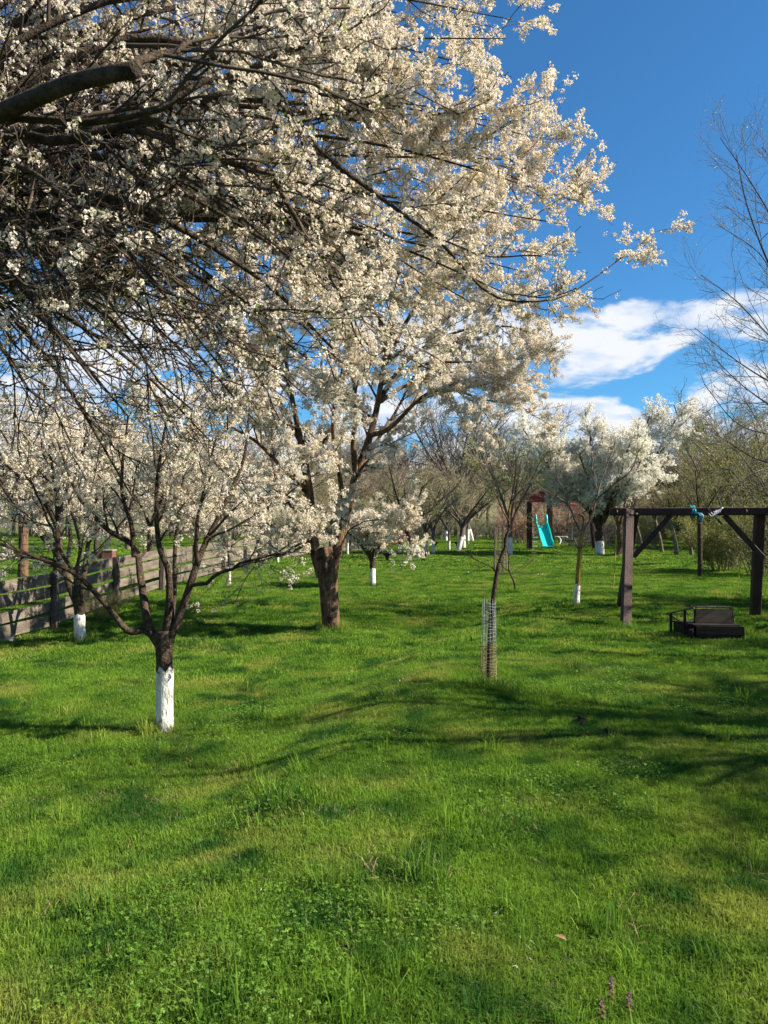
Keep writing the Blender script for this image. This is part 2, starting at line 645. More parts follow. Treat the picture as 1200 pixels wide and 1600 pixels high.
def rand_rot(rng, n):
    return np.stack([rng.uniform(0, 6.283, n), rng.uniform(0, 6.283, n), rng.uniform(0, 6.283, n)], 1)


# blossom sprigs ------------------------------------------------------
def sprig_mesh(name, rng, flowers, rad, petal, leaves, mats):
    V, Fq, Ft, mi_q, mi_t = [], [], [], [], []
    off = 0
    quads, qm, tris, tm = [], [], [], []
    for k in range(flowers):
        d = norm(rng.normal(size=3) * [1, 1, 1.3])
        c = d * rad * rng.uniform(0.45, 1.0) * np.array([0.9, 0.9, 1.5])
        d = norm(d + 0.5 * rng.normal(size=3))
        u = norm(np.cross(d, [0.3, 0.5, 0.8]))
        v = np.cross(d, u)
        ph = rng.uniform(0, 6.28)
        cup = rng.uniform(0.15, 0.8)
        pl = petal * rng.uniform(0.85, 1.15)
        for j in range(5):
            a = ph + j * 1.2566
            r1 = math.cos(a) * u + math.sin(a) * v
            s1 = -math.sin(a) * u + math.cos(a) * v
            base = c + r1 * 0.0015
            mid = c + r1 * pl * 0.58 + d * pl * cup * 0.35
            tip = c + r1 * pl * 1.0 + d * pl * cup * 0.75
            V += [base, mid + s1 * pl * 0.46, tip, mid - s1 * pl * 0.46]
            quads.append([off, off + 1, off + 2, off + 3])
            qm.append(0)
            off += 4
        cc = c + d * 0.003
        V += [cc + u * 0.004, cc - u * 0.002 + v * 0.0035, cc - u * 0.002 - v * 0.0035, cc + d * 0.004]
        tris += [[off, off + 1, off + 3], [off + 1, off + 2, off + 3], [off + 2, off, off + 3]]
        tm += [1, 1, 1]
        off += 4
    for k in range(leaves):
        d = norm(rng.normal(size=3) * [1, 1, 1.6])
        c = d * rad * 0.6
        s1 = norm(np.cross(d, rng.normal(size=3)))
        ll = rng.uniform(0.014, 0.03)
        nn = np.cross(d, s1)
        V += [c, c + d * ll * 0.5 + s1 * ll * 0.26, c + d * ll + nn * ll * 0.15, c + d * ll * 0.5 - s1 * ll * 0.26]
        quads.append([off, off + 1, off + 2, off + 3])
        qm.append(2)
        off += 4
    fs = [np.array(quads)]
    mi = list(qm)
    if tris:
        fs.append(np.array(tris))
        mi += tm
    me = np_mesh(name, V, fs, False, mi)
    for m in mats:
        me.materials.append(MATS[m])
    return me


rg = np.random.default_rng(11)
SPRIG = scatter_group('blossom_sprigs', [source('blossom_sprig', sprig_mesh('blossom_sprig', rg, 11 + k, 0.032, 0.0105, (0, 1, 3, 0, 5)[k], ('petal', 'stamen', 'leaf_young'))) for k in range(5)])
SPRIG_W = scatter_group('white_sprigs', [source('white_sprig', sprig_mesh('white_sprig', rg, 9 + k, 0.036, 0.0135, (0, 1, 2, 0)[k], ('petal_white', 'stamen', 'leaf_young'))) for k in range(4)])
BUDS = scatter_group('leaf_buds', [source('leaf_bud', sprig_mesh('leaf_bud', rg, (0, 1, 0)[k], 0.03, 0.011, 7, ('petal_white', 'stamen', 'leaf_young'))) for k in range(3)])
OLIVE = scatter_group('olive_leaves', [source('olive_leaf', sprig_mesh('olive_leaf', rg, 0, 0.05, 0.011, 9, ('petal_white', 'stamen', 'leaf_olive'))) for k in range(3)])
DARKL = scatter_group('dark_leaves', [source('dark_leaf', sprig_mesh('dark_leaf', rg, 0, 0.05, 0.011, 10, ('petal_white', 'stamen', 'leaf_dark'))) for k in range(3)])
PINK = scatter_group('pink_sprigs', [source('pink_sprig', sprig_mesh('pink_sprig', rg, 7, 0.04, 0.014, 1, ('petal_pink', 'stamen', 'leaf_olive'))) for k in range(3)])


# ------------------------------------------------------------------ tree growing
def grow(rng, P, Rr, per, tr, Ln, ang, n2, wander, trop, rr, tip, taper_len=0.5, flat=0.0):
    """children of every branch in P (m,n,3). Returns P2 (m*per,n2,3), R2"""
    m, n, _ = P.shape
    k = m * per
    pi = np.repeat(np.arange(m), per)
    t = (np.tile(np.arange(per), m) + rng.uniform(0, 1, k)) / per
    t = tr[0] + (tr[1] - tr[0]) * t
    f = t * (n - 1)
    i0 = np.clip(np.floor(f).astype(int), 0, n - 2)
    fr = (f - i0)[:, None]
    st = P[pi, i0] * (1 - fr) + P[pi, i0 + 1] * fr
    r0 = Rr[pi, i0] * (1 - fr[:, 0]) + Rr[pi, i0 + 1] * fr[:, 0]
    T = norm(P[pi, i0 + 1] - P[pi, i0])
    q = rng.normal(size=(k, 3))
    q[:, 2] *= (1 - flat)
    q = norm(q - T * np.sum(q * T, -1, keepdims=True))
    a = np.radians(rng.uniform(ang[0], ang[1], k))[:, None]
    d = norm(T * np.cos(a) + q * np.sin(a))
    ln = rng.uniform(Ln[0], Ln[1], k) * (1 - taper_len * (t - tr[0]) / max(tr[1] - tr[0], 1e-6))
    out = np.empty((k, n2, 3))
    out[:, 0] = st
    step = (ln / (n2 - 1))[:, None]
    for j in range(1, n2):
        d = norm(d + wander * rng.normal(size=(k, 3)) + np.asarray(trop))
        out[:, j] = out[:, j - 1] + d * step
    ra = np.minimum(r0 * rr, 0.9 * r0)
    tt = np.linspace(0, 1, n2)[None, :]
    Rn = ra[:, None] * (1 - tt) + np.minimum(tip, ra)[:, None] * tt
    return out, Rn


def pts_on(rng, P, per, jitter, tmin=0.0):
    m, n, _ = P.shape
    k = m * per
    pi = np.repeat(np.arange(m), per)
    f = (tmin + (1 - tmin) * rng.uniform(0, 1, k)) * (n - 1) * 0.9999
    i0 = np.floor(f).astype(int)
    fr = (f - i0)[:, None]
    p = P[pi, i0] * (1 - fr) + P[pi, i0 + 1] * fr
    return p + rng.normal(size=(k, 3)) * jitter


def trunk_mesh(name, pts, radii, sides=20, rings=40, ridge=0.06, seed=1, flare=0.25, cap=True, n_ridge=7):
    P = resample(pts, rings)
    t = np.linspace(0, 1, rings)
    rad = np.interp(t, np.linspace(0, 1, len(radii)), radii)
    rad = rad * (1 + flare * np.exp(-t * 14))
    V, faces = tubes(P[None], rad[None], sides, cap)
    c = np.repeat(P, sides, 0)
    a = np.tile(np.arange(sides) / sides * 2 * np.pi, rings)
    hgt = np.repeat(np.cumsum(np.concatenate([[0], np.linalg.norm(np.diff(P, axis=0), axis=1)])), sides)
    q = vnoise(np.cos(a) * n_ridge * 0.5 + 9, np.sin(a) * n_ridge * 0.5 + hgt * 1.3, seed) - 0.5
    q2 = vnoise(np.cos(a) * n_ridge * 1.6 + 3, np.sin(a) * n_ridge * 1.6 + hgt * 5, seed + 5) - 0.5
    V = c + (V - c) * (1 + 2 * ridge * q + 1.1 * ridge * q2)[:, None]
    return np_mesh(name, V, faces)


def coat_mesh(name, pts, radii, seed, length, total_rings=40, flare=0.25, sides=18, ridge=0.04):
    """whitewash: a thin coat round the foot of the trunk, ragged at its top"""
    P = resample(pts, total_rings)
    t = np.linspace(0, 1, total_rings)
    rad = np.interp(t, np.linspace(0, 1, len(radii)), radii) * (1 + flare * np.exp(-t * 14))
    s = np.concatenate([[0], np.cumsum(np.linalg.norm(np.diff(P, axis=0), axis=1))])
    n = 12
    u = np.linspace(0, min(length, s[-1] * 0.98), n)
    Q = np.stack([np.interp(u, s, P[:, k]) for k in range(3)], 1)
    r = np.interp(u, s, rad) * (1 + 1.1 * ridge) + 0.004
    V, faces = tubes(Q[None], r[None], sides, False)
    rs = np.random.default_rng(seed)
    V = V.reshape(n, sides, 3)
    V[-1, :, 2] += rs.uniform(-0.09, 0.02, sides) * min(1.0, length)
    c = Q[:, None, :]
    V = c + (V - c) * (1 + ridge * 0.7 * rs.normal(size=(n, sides, 1)) * 0.3)
    V[-1] = Q[-1] * 0.0 + V[-1]
    return np_mesh(name, V.reshape(-1, 3), faces)


def joined(arrs):
    return merge(arrs)


def tree(name, label, loc, trunk, trunk_r, limbs, seed, coat=0.0, bark='bark', twig='twig', l1=None, l2=None, l3=None, crown=None, group=None,
         ridge=0.05, sides=18, keep=None, cat='tree', flare=0.25, limb_sides=9, n_limb=14, limb_bark=None):
    """trunk: local points; limbs: list of (points, r0, r1, bears) in local space"""
    rng = np.random.default_rng(seed)
    root = thing(name, label, cat, loc, 0, group)
    link('trunk', trunk_mesh('trunk', trunk, trunk_r, sides, 40, ridge, seed, flare), bark, root)
    if coat:
        link('whitewash', coat_mesh('whitewash', trunk, trunk_r, seed, coat, 40, flare, sides, ridge), 'whitewash', root)
    LP, LR = [], []
    for (pts, r0, r1, bears) in limbs:
        P = resample(pts, n_limb)
        P[1:-1] += rng.normal(size=(n_limb - 2, 3)) * 0.012 * np.linalg.norm(P[-1] - P[0]) * 0.6
        rad = r0 + (r1 - r0) * np.linspace(0, 1, n_limb) ** 0.8
        if r0 > 0.026:
            link('limb', trunk_mesh('limb', pts, [r0 + (r1 - r0) * q ** 0.8 for q in np.linspace(0, 1, 8)], 14, 44, 0.10, seed + len(LP), 0.0, True, 5), limb_bark or bark, root)
            P = resample(pts, n_limb)
        else:
            V, f = tubes(P[None], rad[None], limb_sides)
            link('limb', np_mesh('limb', V, f), limb_bark or bark, root)
        if bears:
            LP.append(P)
            LR.append(rad)
    P0, R0 = np.array(LP), np.array(LR)
    levels = []
    tw = []
    P1, R1 = grow(rng, P0, R0, *l1)
    tw.append(tubes(P1, R1, 6, False))
    Pl, Rl = P1, R1
    levels.append(P1)
    for l, s in ((l2, 4), (l3, 3)):
        if l is None:
            continue
        Pl, Rl = grow(rng, Pl, Rl, *l)
        if keep is not None:
            ok = keep(Pl[:, -1])
            Pl, Rl = Pl[ok], Rl[ok]
        tw.append(tubes(Pl, Rl, s, False))
        levels.append(Pl)
    V, f = merge(tw)
    o = link('twigs', np_mesh('twigs', V, f), twig, root)
    o['kind'] = 'stuff'
    if crown:
        for cr in (crown if isinstance(crown, list) else [crown]):
            pts = [pts_on(rng, levels[i], per, cr.get('jit', 0.012), cr.get('tmin', 0.1)) for i, per in cr['per'].items() if i < len(levels)]
            if cr.get('limb'):
                pts.append(pts_on(rng, P0, cr['limb'], 0.025, 0.72))
            pts = np.concatenate(pts)
            if cr.get('where') is not None:
                pts = pts[cr['where'](pts, rng)]
            n = len(pts)
            scatter(cr.get('name', 'blossom'), pts, rand_rot(rng, n), rng.uniform(*cr['scale'], n), rng.integers(0, cr.get('nv', 3), n), cr['group'], root)
    return root


def auto_limbs(rng, top, k, length, spread, r0, r1, up=0.25, bears=True, start_drop=0.15):
    """k limbs leaving the top of a trunk in all directions, rising and opening"""
    out = []
    a0 = rng.uniform(0, 6.28)
    for i in range(k):
        a = a0 + i * 6.283 / k + rng.uniform(-0.35, 0.35)
        ln = length * rng.uniform(0.75, 1.15)
        sp = spread * rng.uniform(0.6, 1.3)
        h = np.array([math.cos(a), math.sin(a), 0])
        b = np.array(top) - np.array([0, 0, rng.uniform(0, start_drop)])
        p = [b, b + (h * sp * 0.5 + np.array([0, 0, 0.7])) * ln * 0.3, b + (h * sp * 0.85 + np.array([0, 0, 0.8])) * ln * 0.65,
             b + (h * sp + np.array([0, 0, 0.75 + up * rng.uniform(0, 1)])) * ln]
        out.append((p, r0 * rng.uniform(0.8, 1.1), r1, bears))
    return out


# ================================================================== THE TREES
# --- the near plum whose boughs reach in from the left, trunk outside the frame
NB = np.array([-4.1, 4.3, 0.0])
NB[2] = float(H(NB[0], NB[1]))


def near_plum():
    rng = np.random.default_rng(5)
    fork = W(-620, 470, 4.1)
    hub1, hub2, hub3 = W(-330, 330, 3.8), W(-420, 250, 4.2), W(-300, 420, 4.4)
    limbs = []

    def add(pts, r0, r1, bears=True):
        limbs.append(([np.array(p) - NB for p in pts], r0, r1, bears))
    add([fork, W(-250, 270, 3.5), W(-60, 200, 3.0), W(60, 150, 2.8), W(130, 124, 2.65), W(212, 108, 2.5)], 0.055, 0.027, False)
    add([W(200, 110, 2.52), W(250, 84, 2.62), W(320, 62, 2.8), W(430, 40, 3.1)], 0.015, 0.004)
    add([W(-60, 200, 3.0), W(60, 183, 2.95), W(125, 187, 2.9), W(165, 177, 2.9), W(235, 172, 2.85), W(330, 120, 2.9), W(480, 70, 3.1), W(620, -60, 3.4)], 0.020, 0.005)
    add([fork, W(-160, 320, 3.7), W(0, 300, 3.5), W(130, 302, 3.5), W(230, 332, 3.6), W(330, 385, 3.8), W(430, 455, 4.1), W(520, 545, 4.5)], 0.052, 0.007)
    add([W(-160, 320, 3.7), W(0, 215, 3.4), W(95, 220, 3.3), W(250, 185, 3.3), W(330, 245, 3.4), W(420, 272, 3.5), W(452, 325, 3.6), W(500, 395, 3.8), W(570, 470, 4.1), W(640, 560, 4.5)], 0.030, 0.005)
    add([hub1, W(-50, 180, 3.9), W(200, 60, 4.1), W(380, 110, 4.3), W(500, 235, 4.5), W(610, 320, 4.6), W(690, 380, 4.7), W(770, 462, 4.8), W(865, 468, 4.9), W(920, 440, 5.0), W(975, 400, 5.1)], 0.036, 0.003)
    ends_up = [(760, -60, 4.4), (790, 60, 4.7), (800, 170, 4.8), (840, 215, 5.0), (860, 300, 5.1), (880, 350, 5.2), (820, 425, 5.4), (700, -160, 5.0), (560, -260, 4.5), (350, -320, 4.0),
               (120, -330, 4.5), (640, 40, 5.6), (700, 230, 5.8), (560, 130, 6.2), (420, 30, 6.0), (250, -60, 5.6), (760, 330, 6.0), (620, 330, 6.3), (50, -60, 5.0), (480, -120, 5.8), (-100, -200, 4.6),
               (330, 140, 6.6), (180, 80, 6.4), (700, 110, 5.2), (600, 220, 5.4), (800, 30, 5.4), (850, 250, 5.5), (760, -20, 5.9), (800, 120, 6.0), (700, 400, 5.8), (770, 250, 5.2), (720, 180, 4.7), (840, 395, 5.6), (660, 450, 5.2), (905, 315, 5.0), (760, 430, 6.2), (640, -60, 6.2), (540, 30, 5.2), (820, 470, 5.3)]
    for i, (x, y, d) in enumerate(ends_up):
        s = (hub1, hub2, hub3)[i % 3]
        e = W(x, y, d)
        m1 = s * 0.66 + e * 0.34 + np.array([0, 0, 0.25 + 0.3 * rng.uniform()])
        m2 = s * 0.3 + e * 0.7 + np.array([0, 0, 0.18 + 0.25 * rng.uniform()])
        add([s, m1, m2, e], 0.030 * rng.uniform(0.75, 1.25), 0.003)
    ends_low = [(330, 690, 4.4), (200, 650, 3.8), (400, 660, 4.8), (480, 620, 5.0), (560, 590, 5.4), (110, 690, 4.2), (40, 600, 3.7), (-60, 760, 4.2), (215, 790, 4.3), (300, 560, 3.6),
                (620, 510, 5.8), (700, 500, 6.0), (730, 470, 5.5), (350, 520, 5.6), (180, 480, 5.2), (500, 480, 6.2), (90, 520, 5.8), (260, 420, 6.6), (420, 560, 3.9), (30, 430, 4.8), (450, 400, 3.4), (330, 480, 3.1), (240, 560, 3.1), (150, 600, 3.0), (380, 330, 3.1), (520, 330, 3.5), (560, 420, 3.7), (80, 480, 2.9), (300, 640, 3.5),
                (420, 500, 3.5), (180, 380, 2.8), (480, 560, 3.8), (600, 500, 4.1), (250, 300, 2.9), (120, 560, 3.3), (360, 590, 3.3)]
    for i, (x, y, d) in enumerate(ends_low):
        s = (hub3, hub1, hub2)[i % 3]
        e = W(x, y, d)
        ln = np.linalg.norm(e - s)
        m1 = s * 0.62 + e * 0.38 + np.array([0, 0, 0.16 * ln * rng.uniform(0.7, 1.2)])
        m2 = s * 0.25 + e * 0.75 + np.array([0, 0, 0.13 * ln * rng.uniform(0.7, 1.2)])
        add([s, m1, m2, e], 0.030 * rng.uniform(0.6, 1.3), 0.004)
    f_ = fork - NB
    for hb in (hub1, hub2, hub3):
        add([fork, (fork + hb) / 2 + np.array([0, 0, 0.08]), hb], 0.105, 0.06, False)
    # a few boughs away from the picture so that the tree stands whole
    for a in (150, 190, 230, 270, 110):
        h = np.array([math.cos(R(a)), math.sin(R(a)), 0])
        add([fork, fork + h * 0.8 + np.array([0, 0, 0.7]), fork + h * 1.8 + np.array([0, 0, 1.3]), fork + h * 2.6 + np.array([0, 0, 1.6])], 0.07, 0.01)

    def dens(p, rg_):
        # flowers sit on the outer, younger wood; the inside of the crown is bare
        q = p + NB
        r = np.linalg.norm((q - fork) * [1, 1, 0.8], axis=1)
        pr = np.maximum(np.clip((r - 3.0) / 1.5, 0.13, 1.0), np.clip((q[:, 1] - 4.2) / 1.2, 0.0, 0.9))
        low = np.clip((q[:, 2] - 2.1) / 1.1, 0.30, 1.0)
        cl = 0.15 + 1.5 * vnoise(q[:, 0] * 4 + q[:, 2] * 3, q[:, 1] * 4 + q[:, 2], 21)
        near = np.clip((q[:, 1] - 2.0) / 1.9, 0.10, 1)
        return rg_.uniform(0, 1, len(p)) < pr * low * cl * near

    def keep(e):
        q = e + NB
        return (q[:, 1] > 1.3) | (q[:, 0] < -2.5)
    tree('overhanging_plum_tree', 'large blossoming plum whose dark boughs reach in from the upper left', NB, [(0, 0, -0.15), (0.02, 0, 0.5), (-0.03, 0.02, 1.0), fork - NB], [0.19, 0.165, 0.15, 0.13], limbs, 5,
         l1=(8, (0.16, 1.0), (0.45, 1.05), (20, 58), 8, 0.13, (0.02, 0, 0.0), 0.6, 0.0042, 0.45, 0.2),
         l2=(6, (0.12, 1.0), (0.16, 0.46), (25, 65), 6, 0.18, (0, 0, 0.02), 0.65, 0.0026, 0.4),
         l3=(3, (0.12, 1.0), (0.06, 0.22), (30, 70), 4, 0.17, (0, 0, 0.03), 0.75, 0.0019, 0.3),
         crown=dict(per={0: 7, 1: 6, 2: 4}, limb=12, scale=(0.5, 1.0), group=SPRIG, nv=5, where=dens), keep=keep, sides=16, limb_sides=8)


near_plum()

# --- young plum with a whitewashed trunk in the left foreground
B = G(257, 1144)


def loc_limb(base, *pp):
    return [W(*p) - base for p in pp]


d0 = float(B[1])
tree('young_plum_tree', 'small white-trunked plum in the left foreground, forking low into spreading limbs', B,
     [(0, 0, -0.1), (0.0, 0, 0.3), (0.0, 0, 0.55), W(256, 1005, d0) - B, W(255, 985, d0) - B], [0.074, 0.072, 0.070, 0.074, 0.082],
     [(loc_limb(B, (250, 1010, d0), (228, 985, d0), (200, 986, d0 - .05), (165, 945, d0 - .1), (118, 897, d0 - .2), (60, 872, d0 - .3), (0, 850, d0 - .4), (-60, 830, d0 - .5)), 0.036, 0.009, True),
      (loc_limb(B, (250, 1008, d0), (232, 975, d0), (220, 905, d0 + .1), (210, 855, d0 + .2), (165, 825, d0 + .2), (120, 770, d0 + .25), (90, 690, d0 + .3)), 0.046, 0.009, True),
      (loc_limb(B, (210, 870, d0 + .15), (205, 820, d0 + .2), (190, 760, d0 + .1), (200, 650, d0)), 0.028, 0.008, True),
      (loc_limb(B, (258, 1000, d0), (264, 940, d0 - .05), (262, 890, d0 - .1), (248, 850, d0 - .1), (245, 760, d0 - .15), (262, 640, d0 - .2)), 0.040, 0.008, True),
      (loc_limb(B, (262, 1000, d0), (272, 930, d0 + .1), (274, 850, d0 + .3), (285, 760, d0 + .4), (300, 650, d0 + .5)), 0.030, 0.008, True),
      (loc_limb(B, (264, 1000, d0), (285, 950, d0), (303, 895, d0), (318, 855, d0 + .05), (345, 800, d0 + .1), (380, 720, d0 + .2), (390, 640, d0 + .2)), 0.044, 0.008, True),
      (loc_limb(B, (309, 880, d0), (308, 840, d0 - .1), (320, 760, d0 - .2), (340, 680, d0 - .3)), 0.024, 0.007, True),
      (loc_limb(B, (298, 915, d0), (318, 912, d0 - .1), (350, 893, d0 - .2), (400, 872, d0 - .3), (450, 862, d0 - .3), (492, 838, d0 - .3)), 0.022, 0.006, True),
      (loc_limb(B, (118, 897, d0 - .2), (90, 850, d0 - .2), (60, 780, d0 - .1), (30, 720, d0)), 0.018, 0.006, True)],
     21, coat=0.70, ridge=0.04, flare=0.12,
     l1=(7, (0.35, 1.0), (0.35, 0.8), (22, 55), 8, 0.12, (0, 0, 0.05), 0.55, 0.003, 0.4),
     l2=(6, (0.15, 1.0), (0.14, 0.38), (25, 60), 6, 0.14, (0, 0, 0.03), 0.6, 0.0022, 0.4),
     l3=(3, (0.15, 1.0), (0.05, 0.15), (30, 70), 4, 0.12, (0, 0, 0.03), 0.7, 0.0016, 0.3),
     crown=dict(per={0: 4, 1: 3, 2: 3}, scale=(0.55, 0.95), group=SPRIG, nv=5,
                where=lambda p, r: r.uniform(0, 1, len(p)) < np.clip((p[:, 2] - 1.2) / 1.0, 0.03, 0.62) * (0.5 + 1.0 * vnoise(p[:, 0] * 4 + p[:, 2] * 3, p[:, 1] * 4, 3))))

# --- plum by the board fence on the left
B = G(126, 1004)
d0 = float(B[1])
tree('fence_plum_tree', 'white-trunked plum in the shade beside the board fence on the left', B,
     [(0, 0, -0.1), (-0.02, 0, 0.3), W(124, 955, d0) - B, W(122, 940, d0) - B], [0.085, 0.08, 0.08, 0.09],
     [(loc_limb(B, (122, 948, d0), (108, 915, d0), (97, 880, d0 - .1), (75, 850, d0 - .3), (30, 800, d0 - .5), (-10, 740, d0 - .6)), 0.06, 0.012, True),
      (loc_limb(B, (122, 948, d0), (130, 905, d0), (138, 850, d0 + .2), (150, 780, d0 + .3), (160, 690, d0 + .3)), 0.055, 0.012, True),
      (loc_limb(B, (100, 890, d0), (110, 840, d0 + .2), (100, 760, d0 + .4), (90, 650, d0 + .5)), 0.035, 0.01, True),
      (loc_limb(B, (122, 948, d0), (118, 900, d0 - .3), (125, 850, d0 - .5), (105, 770, d0 - .6), (110, 700, d0 - .7)), 0.04, 0.01, True),
      (loc_limb(B, (133, 890, d0), (165, 850, d0 + .1), (200, 800, d0 + .3), (215, 720, d0 + .4)), 0.03, 0.01, True),
      (loc_limb(B, (97, 880, d0), (60, 870, d0 - .3), (20, 870, d0 - .5), (-40, 850, d0 - .6)), 0.03, 0.01, True)],
     33, coat=0.58, ridge=0.05, flare=0.12,
     l1=(8, (0.3, 1.0), (0.5, 1.2), (22, 55), 8, 0.12, (0, 0, 0.04), 0.55, 0.004, 0.4),
     l2=(6, (0.15, 1.0), (0.2, 0.5), (25, 60), 6, 0.14, (0, 0, 0.02), 0.6, 0.003, 0.4),
     l3=(3, (0.15, 1.0), (0.08, 0.2), (30, 70), 4, 0.12, (0, 0, 0.02), 0.7, 0.0025, 0.3),
     crown=dict(per={0: 2, 1: 2, 2: 2}, scale=(0.9, 1.5), group=SPRIG, nv=5,
                where=lambda p, r: r.uniform(0, 1, len(p)) < np.clip((p[:, 2] - 1.0) / 1.0, 0.05, 0.8)))

# --- the old plum in the middle
B = G(518, 984)
d0 = float(B[1])
OB = B
tree('old_plum_tree', 'old plum with thick furrowed brown trunk splitting in two, in full blossom', B,
     [(0, 0, -0.15), (-0.02, 0, 0.35), W(514, 925, d0) - B, W(511, 880, d0) - B, W(508, 855, d0) - B], [0.155, 0.152, 0.165, 0.19, 0.16],
     [(loc_limb(B, (505, 900, d0), (492, 858, d0), (486, 815, d0 - .1), (482, 760, d0 - .2), (470, 690, d0 - .2), (452, 600, d0 - .3), (440, 500, d0 - .3)), 0.125, 0.02, True),
      (loc_limb(B, (515, 905, d0), (528, 855, d0), (541, 805, d0 + .05), (556, 745, d0 + .1), (578, 680, d0 + .15), (590, 630, d0 + .2), (604, 540, d0 + .2), (620, 430, d0 + .3)), 0.115, 0.02, True),
      (loc_limb(B, (556, 745, d0 + .1), (552, 690, d0 - .1), (556, 640, d0 - .3), (548, 560, d0 - .5), (530, 450, d0 - .6)), 0.06, 0.015, True),
      (loc_limb(B, (580, 680, d0 + .1), (610, 668, d0 - .1), (660, 620, d0 - .3), (700, 608, d0 - .5), (760, 625, d0 - .7), (815, 632, d0 - .8)), 0.05, 0.01, True),
      (loc_limb(B, (592, 625, d0 + .2), (640, 560, d0 + .3), (710, 520, d0 + .3), (790, 510, d0 + .3), (850, 530, d0 + .3)), 0.05, 0.01, True),
      (loc_limb(B, (600, 570, d0 + .2), (650, 480, d0 + .5), (720, 410, d0 + .7), (790, 380, d0 + .8)), 0.05, 0.01, True),
      (loc_limb(B, (482, 760, d0 - .2), (450, 740, d0 - .4), (400, 690, d0 - .6), (340, 660, d0 - .8), (290, 660, d0 - 1)), 0.05, 0.01, True),
      (loc_limb(B, (470, 690, d0 - .2), (420, 600, d0), (370, 540, d0 + .2), (310, 500, d0 + .4)), 0.05, 0.01, True),
      (loc_limb(B, (484, 800, d0 - .1), (470, 800, d0 + .5), (440, 770, d0 + 1.2), (420, 700, d0 + 2.0), (400, 600, d0 + 2.6)), 0.06, 0.01, True),
      (loc_limb(B, (545, 790, d0 + .1), (570, 720, d0 + 1), (620, 640, d0 + 1.8), (670, 540, d0 + 2.4)), 0.06, 0.01, True),
      (loc_limb(B, (541, 805, d0), (530, 740, d0 - .9), (520, 660, d0 - 1.6), (540, 560, d0 - 2.2), (570, 500, d0 - 2.6)), 0.055, 0.01, True),
      (loc_limb(B, (490, 830, d0), (478, 850, d0 - .3), (440, 868, d0 - .6), (400, 872, d0 - .7), (350, 890, d0 - .9)), 0.034, 0.008, True),
      (loc_limb(B, (484, 790, d0), (440, 775, d0 - .3), (400, 790, d0 - .5), (350, 800, d0 - .6)), 0.03, 0.008, True),
      (loc_limb(B, (600, 570, d0 + .2), (690, 500, d0 + .2), (780, 470, d0 + .1), (855, 485, d0)), 0.045, 0.008, True),
      (loc_limb(B, (596, 600, d0 + .2), (660, 570, d0 - .4), (740, 565, d0 - .8), (835, 560, d0 - 1)), 0.045, 0.008, True),
      (loc_limb(B, (610, 500, d0 + .2), (640, 420, d0 + .2), (680, 340, d0 + .3), (700, 290, d0 + .3)), 0.045, 0.008, True),
      (loc_limb(B, (606, 530, d0 + .2), (560, 430, d0 + .8), (540, 330, d0 + 1.2)), 0.045, 0.008, True),
      (loc_limb(B, (452, 600, d0 - .3), (400, 480, d0 - .8), (380, 400, d0 - 1.0)), 0.045, 0.008, True),
      (loc_limb(B, (590, 630, d0 + .2), (640, 600, d0 + 1.0), (720, 580, d0 + 1.6), (800, 590, d0 + 2.0)), 0.045, 0.008, True),
      (loc_limb(B, (520, 885, d0 - .1), (540, 838, d0 - .3), (560, 820, d0 - .4), (600, 812, d0 - .5), (630, 828, d0 - .6)), 0.016, 0.005, True)],
     44, bark='bark_old', ridge=0.13, sides=30, flare=0.10, limb_sides=12, n_limb=18,
     l1=(8, (0.3, 1.0), (0.6, 1.5), (22, 58), 8, 0.13, (0, 0, 0.02), 0.5, 0.005, 0.4),
     l2=(7, (0.12, 1.0), (0.25, 0.65), (25, 62), 6, 0.15, (0, 0, 0.0), 0.6, 0.0035, 0.4),
     l3=(3, (0.12, 1.0), (0.1, 0.28), (30, 70), 4, 0.12, (0, 0, 0.0), 0.7, 0.0028, 0.3),
     crown=dict(per={0: 9, 1: 7, 2: 6}, limb=16, scale=(0.9, 1.45), group=SPRIG, nv=5, jit=0.02,
                where=lambda p, r: r.uniform(0, 1, len(p)) < np.clip((p[:, 2] - 1.2) / 1.2, 0.08, 1.0) * (0.45 + 1.1 * vnoise(p[:, 0] * 2.2 + p[:, 2] * 2, p[:, 1] * 2.2 + p[:, 2], 5))))


def simple_tree(name, label, px, py, trunk_h, r, limbs, length, spread, seed, coat=0.6, lean=(0, 0), bark='bark', twig='twig', crown=None, group=None, lv=(6, 5, 3), limb_r=0.6, tipr=(0.006, 0.004, 0.003), up=0.25,
                ls=(0.55, 0.3, 0.15), base=None, trunk_pts=None, extra=None, wander=0.13):
    rng = np.random.default_rng(seed)
    b = G(px, py) if base is None else np.array(base)
    tp = trunk_pts or [(0, 0, -0.12), (lean[0] * 0.3, lean[1] * 0.3, trunk_h * 0.4), (lean[0], lean[1], trunk_h)]
    lim = auto_limbs(rng, tp[-1], limbs, length, spread, r * limb_r, r * 0.16, up)
    if extra:
        lim += extra(b)
    return tree(name, label, b, tp, [r, r * 0.93, r * 0.95], lim, seed, coat=coat, bark=bark, twig=twig, group=group, ridge=0.05, flare=0.15, sides=12, limb_sides=7, n_limb=10,
                l1=(lv[0], (0.25, 1.0), (ls[0] * length * 0.5, ls[0] * length), (20, 55), 7, wander, (0, 0, 0.05), 0.55, tipr[0], 0.4),
                l2=(lv[1], (0.12, 1.0), (ls[1] * length * 0.45, ls[1] * length), (25, 60), 5, wander, (0, 0, 0.03), 0.6, tipr[1], 0.4),
                l3=(lv[2], (0.12, 1.0), (ls[2] * length * 0.45, ls[2] * length), (30, 70), 4, wander, (0, 0, 0.03), 0.7, tipr[2], 0.3) if lv[2] else None,
                crown=crown)


